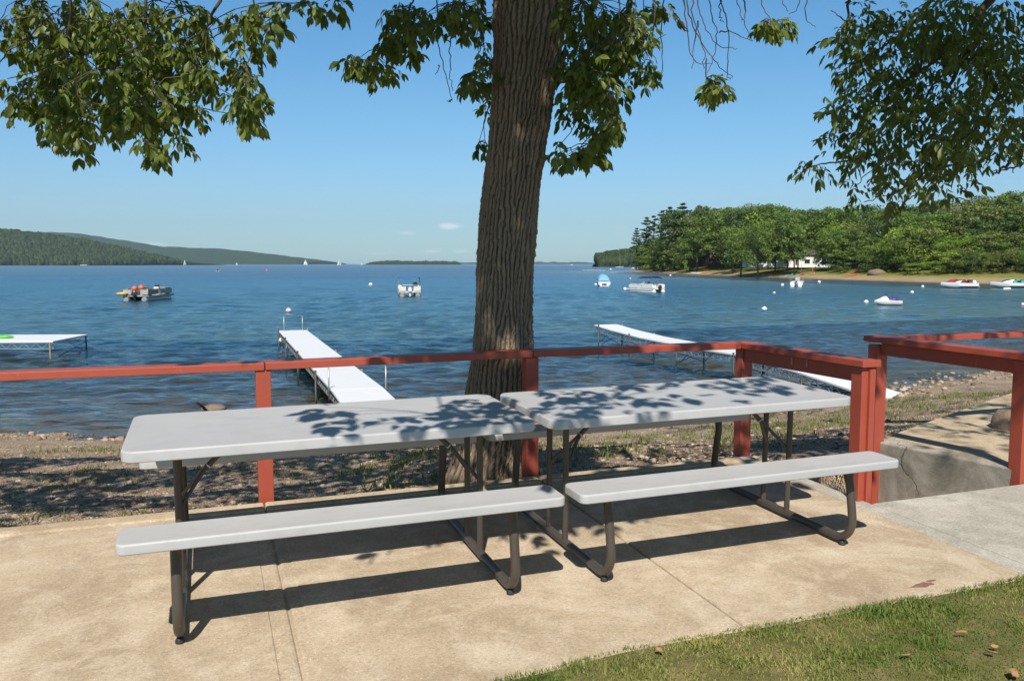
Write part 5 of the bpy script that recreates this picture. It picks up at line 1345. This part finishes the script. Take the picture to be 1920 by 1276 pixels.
for (x, y, r, lab) in [(527, 637, 4.2, 'white ball fender hanging under the outer end of the straight dock'), (537, 650, 3.4, 'pinkish ball fender hanging behind the dock legs of the straight dock')]:
    p = at(x, y, -1.75); R_ = r / F * np.linalg.norm(p - EYE); b = MB(); b.ball((0, 0, 0), R_, 14); b.tube([(0, 0, R_ * 0.9), (0.05, 0, R_ + 0.22)], 0.012, 5)
    o = b.build('fender', M['white'] if r > 4 else M['pink'], smooth=True); o.location = p; tag(o, lab, 'fender', 'fenders on the dock')


# ------------------------------------------------------------------ boats
def outboard(par, x, y, z, mat, tilt=0.0):
    mt = Matrix.Rotation(tilt, 3, 'Y'); b = MB()
    b.loft([[(mt @ Vector((px_, py_, pz))) + Vector((x, y, z)) for px_, py_ in ((-0.30 * k, -0.17 * k), (0.16 * k, -0.17 * k), (0.22 * k, 0), (0.16 * k, 0.17 * k), (-0.30 * k, 0.17 * k), (-0.36 * k, 0))] for pz, k in ((0.25, 0.75), (0.32, 1.0), (0.62, 1.0), (0.78, 0.72), (0.81, 0.4))])
    o = b.build('outboard_motor', mat, par, smooth='auto'); b = MB()
    P = [mt @ Vector(q) + Vector((x, y, z)) for q in ((-0.05, 0, 0.26), (-0.05, 0, -0.35), (-0.08, 0, -0.55))]
    b.tube(P, [0.11, 0.08, 0.06], 8); b.box(tuple(mt @ Vector((-0.16, 0, -0.18)) + Vector((x, y, z))), (0.34, 0.2, 0.02), mt); b.build('lower_unit', mat, o, smooth='auto')


def pontoon(label, x, y, rz, sc, pan, motor, awning=None, seats='tan', rail='alu', length=6.2, open_panel=False):
    t = thing('pontoon_boat', label, 'boat', (x, y, ZW), rz, 'pontoon boats moored in the bay'); t.scale = (sc, sc, sc); L = length
    for sg in (-1, 1):
        b = MB(); b.tube([(-L / 2, sg * 0.88, 0.1), (-L / 2 + 0.12, sg * 0.88, 0.1), (L / 2 - 0.7, sg * 0.88, 0.1), (L / 2 - 0.3, sg * 0.88, 0.16), (L / 2, sg * 0.88, 0.26)], [0.24, 0.31, 0.31, 0.2, 0.05], 14); b.build('pontoon', M['alu'] if pan != 'white' else M['white'], t, smooth='auto')
    b = MB(); b.box((0, 0, 0.46), (L - 0.2, 2.44, 0.09)); b.build('deck', M['grey'] if pan == 'grey' else M[pan], t, bevel=0.02)
    b = MB(); b.box((0.1, 1.235, 0.40), (L - 0.3, 0.03, 0.2)); b.box((0.1, -1.235, 0.40), (L - 0.3, 0.03, 0.2)); b.build('skirt', M[pan], t)
    z0, z1 = 0.55, 1.16
    for sg in (-1, 1):
        b = MB(); b.box((-L * 0.27, sg * 1.19, 0.85), (L * 0.38, 0.03, 0.52)); b.build('fence_panel', M[pan if pan != 'grey' else 'tan'], t)
        b = MB(); b.box((L * 0.2, sg * 1.19, 0.85), (L * 0.46, 0.03, 0.46)); b.build('fence_panel', M['grey'] if pan == 'grey' else M[pan], t)
        b = MB(); b.tube([(-L / 2 + 0.25, sg * 1.2, z1), (L / 2 - 0.9, sg * 1.2, z1), (L / 2 - 0.35, sg * 0.7, z1 - 0.02)], 0.022, 6)
        for k in range(8): xx = -L / 2 + 0.25 + k * (L - 1.15) / 7; b.tube([(xx, sg * 1.2, 0.5), (xx, sg * 1.2, z1)], 0.018, 5)
        b.build('side_rail', M['alu'] if pan == 'grey' else M['white'], t, smooth=True)
        b = MB(); b.box((-L / 2 + 0.28, sg * 0.82, 0.86), (0.04, 0.74, 0.5)); b.build('stern_panel', M[pan], t)
    b = MB(); b.tube([(L / 2 - 0.35, -0.7, z1 - 0.02), (L / 2 - 0.35, 0.7, z1 - 0.02)], 0.022, 6); b.build('bow_rail', M['alu'], t)
    for xx, yy, lx, ly in ((-L * 0.36, 0.78, 0.9, 0.7), (-L * 0.36, -0.78, 0.9, 0.7), (-L * 0.12, 0.9, 1.6, 0.5), (L * 0.28, 0.9, 1.4, 0.5), (L * 0.28, -0.9, 1.4, 0.5)):
        b = MB(); b.box((xx, yy, 0.72), (lx, ly, 0.4)); b.box((xx, yy + (0.2 if yy > 0 else -0.2), 1.05), (lx, 0.14, 0.36)); b.build('bench', M[seats], t, bevel=0.04)
    b = MB(); b.box((0.15, -0.75, 0.9), (0.5, 0.6, 0.8), taper=0.85); cs = b.build('console', M['white' if pan != 'grey' else 'cream'], t, bevel=0.03); b = MB(); b.box((0.25, -0.75, 1.40), (0.04, 0.5, 0.2)); b.build('windscreen', M['pane'], cs)
    outboard(t, -L / 2 - 0.05, 0, 0.25, M[motor])
    if awning:
        b = MB(); n = 9; top = [[(xx, 1.22 * math.cos(a), zz + 0.26 * math.sin(a)) for a in [PI * k / n for k in range(n + 1)]] for xx, zz in ((-L * 0.36, 2.05), (-L * 0.3, 2.12), (L * 0.02, 2.12), (L * 0.08, 2.05))]
        b.loft(top, closed=False); cn = b.build('awning', M[awning], t, smooth='auto'); sdm = cn.modifiers.new('thick', 'SOLIDIFY'); sdm.thickness = 0.05
        b = MB()
        for sg in (-1, 1):
            for xa, xb in ((-L * 0.34, -L * 0.22), (L * 0.06, -L * 0.2), (-L * 0.1, -L * 0.2)): b.tube([(xa, sg * 1.2, 2.08), (xb, sg * 1.2, z1)], 0.02, 5)
        b.build('awning_frame', M['alu'], t, smooth=True)
    return t


def hd(px, deg): return PI / 2 - math.atan((px - 960) / F) + math.radians(deg)   # heading measured from the line of sight


p = at(272, 561.5, ZW); pb1 = pontoon('grey and tan pontoon boat with orange floats on its stern, at left', p[0] - 0.2, p[1] + 1.5, PI / 2 + 0.05, 1.0, 'grey', 'black', None, 'tan', length=7.6)
p0 = np.array(pb1.location)
for i, (dx, dy, dz, r, mt, lab) in enumerate([(-0.35, -2.6, 1.4, 0.26, 'orange', 'orange ball float on the back bench of the grey pontoon boat, left one'), (0.25, -2.4, 1.48, 0.28, 'orange', 'orange ball float on the back bench of the grey pontoon boat, right one')]):
    b = MB(); b.ball((0, 0, 0), r, 14); b.tube([(0, 0, r * 0.9), (0, 0, r * 1.2)], 0.05, 6); o = b.build('ball_float', M[mt], smooth=True); o.location = p0 + np.array([dx, dy, dz - 0.2]); tag(o, lab, 'float', 'floats on the grey pontoon boat')
b = MB(); b.loft([[(0.55 * s_ * math.cos(a), xx, 0.16 * s_ * math.sin(a)) for a in [2 * PI * k / 10 for k in range(10)]] for xx, s_ in ((-0.4, 0.3), (-0.3, 0.9), (0.3, 1.0), (0.45, 0.4))])
o = b.build('tow_tube', M['yellow'], smooth=True); o.location = p0 + np.array([-1.1, -3.7, 0.72]); tag(o, 'yellow tow tube on the stern of the grey pontoon boat', 'float')
p = at(765, 555, ZW); pontoon('white pontoon boat seen from astern under a blue awning', p[0] - 0.2, p[1] + 2.6, hd(765, 2), 1.0, 'cream', 'white', 'blue', 'white')
p = at(1214, 547.5, ZW); pontoon('white pontoon boat with a navy awning and dark motor', p[0], p[1] + 1.2, hd(1214, 40), 0.86, 'white', 'black', 'navy', 'cream')


def hull(b, L, W_, H, bow=0.35, n=9, sheer=0.18, trans=0.9, v=0.55):
    secs = []
    for i in range(n):
        u = i / (n - 1); x = -L / 2 + L * u; w_ = W_ / 2 * (trans + (1 - trans) * math.sin(min(u * 1.6, 1) * PI / 2)) * (1 - max(0, (u - 0.5) / 0.5) ** 2.2 * 0.97)
        zt = H * (1 + sheer * u * u); zk = -0.25 * H + max(0, (u - 0.6) / 0.4) ** 2 * H * 0.9
        secs.append([(x, -w_, zt), (x, -w_ * 0.97, zt * 0.55 + zk * 0.45), (x, -w_ * v, zk * 0.8 + 0.1 * zt), (x, 0, zk), (x, w_ * v, zk * 0.8 + 0.1 * zt), (x, w_ * 0.97, zt * 0.55 + zk * 0.45), (x, w_, zt)])
    b.loft(secs)


def speedboat(label, px, py, rz, L, trim, motor, seats, name='speedboat'):
    p = at(px, py, ZW); t = thing(name, label, 'boat', (p[0], p[1], ZW), rz, 'motor boats in the bay')
    b = MB(); hull(b, L, 2.1, 0.78); b.build('hull', M['white'], t, smooth='auto')
    b = MB(); hull(b, L * 1.004, 2.14, 0.70); b.v = [(x, y, 0.60 + (z + 0.2) * 0.09) for x, y, z in b.v]; b.build('trim', M[trim], t, smooth='auto')
    b = MB(); b.box((-L * 0.14, 0, 0.80), (L * 0.5, 1.5, 0.05)); b.build('cockpit', M['black'], t)
    b = MB(); b.loft([[(L * 0.02, -0.8, 0.85), (L * 0.2, -0.45, 0.9), (L * 0.2, 0.45, 0.9), (L * 0.02, 0.8, 0.85)], [(-L * 0.05, -0.75, 1.22), (L * 0.06, -0.4, 1.25), (L * 0.06, 0.4, 1.25), (-L * 0.05, 0.75, 1.22)]]); b.build('windscreen', M['pane'], t)
    for xx in (-L * 0.1, -L * 0.3):
        b = MB(); b.box((xx, 0, 0.95), (0.5, 1.3, 0.3)); b.box((xx - 0.24, 0, 1.12), (0.12, 1.3, 0.3)); b.build('seat', M[seats], t, bevel=0.05)
    if motor: outboard(t, -L / 2 - 0.18, 0, 0.5, M[motor], 0.85)
    return t


sb = speedboat('white speedboat with maroon bow cover, its motor tilted up', 1796, 541, PI + 0.05, 5.3, 'cream', 'white', 'maroon')
b = MB(); b.loft([[(0.2, -0.7, 0.88), (0.2, 0.7, 0.88), (0.2, 0, 1.45)], [(1.2, -0.55, 0.9), (1.2, 0.55, 0.9), (1.2, 0, 1.3)], [(1.7, -0.3, 0.9), (1.7, 0.3, 0.9), (1.7, 0, 0.95)]]); b.build('bow_cover', M['maroon'], sb, smooth='auto')
speedboat('white speedboat with teal trim, cut by the right edge', 1892, 540.5, PI - 0.04, 5.6, 'teal', None, 'teal')
p = at(1888, 543.5, ZW); b = MB(); b.tube([(-0.55, 0, 0.08), (-0.45, 0, 0.08), (0.45, 0, 0.12), (0.55, 0, 0.12)], [0.06, 0.16, 0.16, 0.06], 10); o = b.build('fender', M['white'], smooth=True); o.location = p; tag(o, 'white tube fender floating beside the teal trimmed speedboat', 'fender')
# boat under a cover
p = at(1133, 536.5, ZW); t = thing('covered_boat', 'small white motor boat under a light blue cover', 'boat', (p[0], p[1] + 2.2, ZW), hd(1133, 6), 'motor boats in the bay')
b = MB(); hull(b, 5.0, 2.1, 0.72, trans=0.94); b.build('hull', M['white'], t, smooth='auto')
b = MB(); b.loft([[(x, 0.97 * s_ * math.cos(a), 0.74 + 1.0 * h_ * math.sin(a) ** 0.8) for a in [PI * k / 10 for k in range(11)]] for x, s_, h_ in ((-2.45, 1.0, 0.12), (-2.2, 1.0, 0.6), (-1.5, 1.0, 1.1), (0.2, 1.0, 1.25), (1.4, 0.8, 0.6), (2.3, 0.25, 0.15))], closed=False); b.build('boat_cover', M['sky_blue'], t, smooth='auto')
b = MB(); b.box((-2.52, 0, 0.3), (0.06, 0.75, 0.28)); b.build('transom_well', M['pile'], t)
# twin-hulled boat
p = at(1503, 538, ZW); t = thing('twin_hull_boat', 'small white twin-hulled motor boat seen from astern near the shore', 'boat', (p[0], p[1] + 2, ZW), hd(1503, -4), 'motor boats in the bay')
for sg in (-1, 1):
    b = MB(); hull(b, 4.6, 0.82, 0.75); b.v = [(x, y + sg * 0.58, z) for x, y, z in b.v]; b.build('hull', M['white'], t, smooth='auto')
b = MB(); b.box((0.1, 0, 0.72), (4.0, 1.5, 0.1)); b.build('deck', M['white'], t); b = MB(); b.box((0.3, 0, 1.1), (0.7, 0.8, 0.75), taper=0.8); b.build('console', M['grey'], t, bevel=0.05)
b = MB(); b.tube([(-1.6, -0.9, 0.75), (-1.6, -0.9, 1.25), (1.2, -0.9, 1.3)], 0.03, 6); b.tube([(-1.6, 0.9, 0.75), (-1.6, 0.9, 1.25), (1.2, 0.9, 1.3)], 0.03, 6); b.build('rail', M['alu'], t); outboard(t, -2.35, 0, 0.6, M['grey'])
b = MB(); b.tube([(0.3, -0.5, 1.2), (0.3, -0.5, 4.2)], [0.025, 0.012], 6); b.build('antenna', M['alu'], t)
# jet ski
p = at(1664, 572.5, ZW); t = thing('jet_ski', 'white and purple jet ski floating in the bay', 'jet ski', (p[0], p[1], ZW), PI - 0.05)
b = MB(); hull(b, 2.3, 0.95, 0.40, sheer=0.1, trans=0.85); b.build('hull', M['white'], t, smooth='auto')
b = MB(); b.loft([[(x, w_ * math.cos(a), z0 + h_ * math.sin(a)) for a in [PI * k / 8 for k in range(9)]] for x, w_, z0, h_ in ((1.05, 0.05, 0.42, 0.03), (0.7, 0.3, 0.42, 0.16), (0.35, 0.36, 0.42, 0.36), (0.15, 0.3, 0.42, 0.38), (-0.1, 0.18, 0.42, 0.12))], closed=False); b.build('hood', M['white'], t, smooth='auto')
b = MB(); b.loft([[(x, w_ * math.cos(a), 0.4 + h_ * math.sin(a)) for a in [PI * k / 8 for k in range(9)]] for x, w_, h_ in ((0.2, 0.2, 0.1), (0.0, 0.2, 0.18), (-0.35, 0.2, 0.2), (-0.42, 0.24, 0.34), (-0.8, 0.2, 0.3), (-0.95, 0.12, 0.08))], closed=False); b.build('saddle', M['purple'], t, smooth='auto')
b = MB(); b.tube([(0.3, 0, 0.7), (0.15, 0, 0.98)], [0.09, 0.06], 8); b.tube([(0.1, -0.36, 1.0), (0.16, 0, 1.0), (0.1, 0.36, 1.0)], 0.03, 6); b.build('handlebar', M['purple'], t, smooth=True)


# sailing boats and small craft far out
def sailboat(label, px, py, h_px, lean, sails=True, rz=0.0):
    p = at(px, py, ZW); d = np.linalg.norm(p - EYE); H = h_px / F * d
    t = thing('sailing_boat', label, 'sailing boat', (p[0], p[1], ZW), rz, 'sailing boats far out on the lake'); t.rotation_euler = (lean, 0, rz)
    b = MB(); hull(b, H * 0.72, H * 0.2, H * 0.085); b.build('hull', M['white'], t, smooth='auto')
    b = MB(); b.tube([(0.03 * H, 0, 0.05 * H), (0.03 * H, 0, H)], [0.010 * H, 0.006 * H], 6); b.build('mast', M['alu'], t)
    if sails:
        for nm, pts in (('mainsail', [(0.01 * H, 0, 0.12 * H), (-0.32 * H, 0.03 * H, 0.13 * H), (0.01 * H, 0, 0.98 * H)]), ('jib', [(0.34 * H, 0, 0.09 * H), (0.05 * H, 0.03 * H, 0.12 * H), (0.04 * H, 0, 0.85 * H)])):
            a, b_, c = [np.array(q) for q in pts]; V = []; n = 6
            for i in range(n + 1):
                for j in range(n + 1 - i): u, v_ = i / n, j / n; q = a * (1 - u - v_) + b_ * u + c * v_; V.append(tuple(q + np.array([0, 0.22 * H * u * v_ + 0.12 * H * u * (1 - u - v_), 0])))
            idx = {}; k = 0
            for i in range(n + 1):
                for j in range(n + 1 - i): idx[i, j] = k; k += 1
            Fc = []
            for i in range(n):
                for j in range(n - i):
                    Fc.append((idx[i, j], idx[i + 1, j], idx[i, j + 1]))
                    if j < n - i - 1: Fc.append((idx[i + 1, j], idx[i + 1, j + 1], idx[i, j + 1]))
            b = MB(); b.add(V, Fc); o = b.build(nm, M['sail'], t, smooth=True); sdm = o.modifiers.new('thick', 'SOLIDIFY'); sdm.thickness = 0.004 * H


for a in [('white sailing boat with bare mast under the near wooded hill', 157, 497.0, 15, 0, False, 0.1), ('narrow white sail just right of the tip of the near wooded hill', 347, 496.8, 10, 0, True, 1.2), ('tiny pale sail before the middle of the far ridge', 444, 496.4, 5, 0, True, 0.4), ('largest white sail, before the end of the far ridge', 573, 496.6, 11, 0, True, 0.2),
          ('leaning white sail just beyond the end of the far ridge', 636, 497.0, 11, 0.25, True, 0.3), ('white sailing boat with bare mast before the headland at right', 1162, 502, 21, 0, False, 0.2)]:
    sailboat(*a)


def small_boat(label, px, py, wpx, mat, name='motor_boat', cabin=True, rz=0.2):
    p = at(px, py, ZW); d = np.linalg.norm(p - EYE); L = wpx / F * d
    t = thing(name, label, 'boat', (p[0], p[1], ZW), rz, 'small boats far out on the lake'); b = MB(); hull(b, L, L * 0.34, L * 0.15); b.build('hull', mat, t, smooth='auto')
    if cabin: b = MB(); b.box((0, 0, L * 0.24), (L * 0.4, L * 0.24, L * 0.16), taper=0.8); b.build('cabin', M['white'], t, bevel=0.02 * L)


small_boat('white motor boat on the horizon between the sails and the island', 678, 496.2, 7, M['white'])
small_boat('small white motor boat on the horizon right of the trunk', 1072, 497.5, 6, M['white'])
small_boat('small white boat moored off the point at right', 1145, 506, 7, M['white'])
small_boat('white runabout moored under the pines at the point', 1187, 504, 7, M['white'])


def kayak(label, p, L, mat, rz, name='kayak', person=None):
    t = thing(name, label, 'kayak', p, rz, 'kayaks'); b = MB()
    b.loft([[(x, 0.33 * s_ * math.cos(a), 0.12 + 0.17 * s_ * math.sin(a) + 0.12 * (x / (L / 2)) ** 2) for a in [2 * PI * k / 10 for k in range(10)]] for x, s_ in ((-L / 2, 0.08), (-L * 0.4, 0.55), (-L * 0.15, 1), (L * 0.15, 1), (L * 0.4, 0.55), (L / 2, 0.08))]); b.build('hull', mat, t, smooth=True)
    b = MB(); b.lathe([(0.26, 0.27), (0.28, 0.31), (0.22, 0.31)], (-0.1, 0, 0), 12, 1.5, 0.8); b.build('cockpit_rim', M['black'], t)
    return t


p = at(408, 508.3, ZW); kayak('yellow kayak far out left of the straight dock', (p[0], p[1], ZW), 3.6, M['yellow'], 0.3).scale = (0.7, 0.7, 0.9)
p = at(408, 508.3, ZW); b = MB(); b.loft([[(0.26 * k * math.cos(a), 0.18 * k * math.sin(a), z) for a in [2 * PI * i / 10 for i in range(10)]] for z, k in ((0.25, 0.8), (0.5, 0.95), (0.75, 1.05), (0.88, 0.7), (0.93, 0.4), (0.98, 0.38), (1.05, 0.55), (1.16, 0.6), (1.26, 0.4), (1.29, 0.1))])
o = b.build('person', M['black'], smooth=True); o.location = (p[0], p[1], ZW); tag(o, 'person in dark clothing sitting in the yellow kayak', 'person')
p = at(500, 508, ZW); t = thing('channel_marker', 'red channel marker far out above the straight dock', 'buoy', (p[0], p[1], ZW)); b = MB(); b.lathe([(0.5, -0.2), (0.55, 0.1), (0.42, 0.2), (0.14, 1.4), (0.05, 1.5)], (0, 0, 0), 12); b.build('float', M['red_plastic'], t, smooth='auto')
# things on the far bank
def bank(px, inland):
    ys = np.linspace(100, 420, 1600); xs = np.array([shore_x(v) for v in ys]); k = np.argmin(np.abs(960 + F * (xs + inland) / ys - px)); return (xs[k] + inland, ys[k], ZW + float(np.interp(inland, [0, 2.5, 6, 11, 22], [0.05, .5, 1.1, 1.9, 2.8])) + 0.12)
kayak('orange canoe lying on the grassy bank left of the big grey rock', bank(1595, 4.5), 4.6, M['orange'], 0.15)
kayak('teal kayak at the water edge below the white house, left one', bank(1479, 2.2), 3.0, M['teal'], 0.5); kayak('teal kayak on the bank below the white house, right one', bank(1487, 4.0), 2.8, M['teal'], 0.8)
kayak('orange kayak on the bank below the brick house', bank(1322, 3.2), 4.2, M['orange'], 0.1); kayak('white rowing shell on the sand left of the orange kayak', bank(1304, 1.6), 4.0, M['white'], 0.1)
kayak('red kayak on the bank left of the red chair', bank(1503, 4.2), 2.2, M['red_plastic'], 0.6)
q = bank(1522, 5.0); t = thing('beach_chair', 'red beach chair on the bank below the white house', 'chair', q, -1.7)
b = MB(); b.box((0, 0, 0.42), (0.75, 0.75, 0.08)); b.build('seat', M['red_plastic'], t); b = MB(); b.beam((-0.32, 0, 0.42), (-0.62, 0, 1.35), 0.78, 0.08, (0, 1, 0)); b.build('backrest', M['red_plastic'], t)
for sx in (-0.3, 0.3):
    for sy in (-0.32, 0.32): b = MB(); b.tube([(sx, sy, 0), (sx, sy, 0.4)], 0.035, 6); b.build('leg', M['white'], t)
q = bank(1642, 6.5); b = MB(); b.ball((0, 0, 0), 2.0, 20, 0.5); V = np.array(b.v); b.v = [tuple(v) for v in V * (0.8 + 0.5 * fbm(V[:, 0] * 0.7 + 9, V[:, 1] * 0.7 + V[:, 2] + 9, 3, 4))[:, None]]
o = b.build('rock', M['rock'], smooth=True); o.location = (q[0], q[1], q[2] + 0.2); tag(o, 'big grey brown rock on the bank across the bay', 'rock')
pj = [at(1092, 508.5, ZW), at(1136, 508.8, ZW)]
t = thing('jetty', 'low pale jetty running out from the point', 'dock', tuple(pj[0])); b = MB(); v = Vector(pj[1] - pj[0]); b.beam((0, 0, 0.5), (v.x, v.y, 0.5), 1.5, 0.15); b.build('deck_panel', M['deck'], t)
for k in range(7): b = MB(); q = v * (k / 6.0); b.tube([(q.x, q.y, -1), (q.x, q.y, 0.9)], 0.12, 6); b.build('leg', M['rust'], t)


# ------------------------------------------------------------------ haze over the lake
b = MB(); b.box((0, 4600, 270), (12000, 12400, 547)); t = NT('haze_air')
v_ = t.n('ShaderNodeVolumePrincipled', Density=0.00006); v_.inputs['Color'].default_value = (0.66, 0.88, 1.0, 1); v_.inputs['Anisotropy'].default_value = 0.1
t.l(v_.outputs[0], t.out.inputs['Volume']); hz = b.build('haze', t.m); tag(hz, kind='stuff')
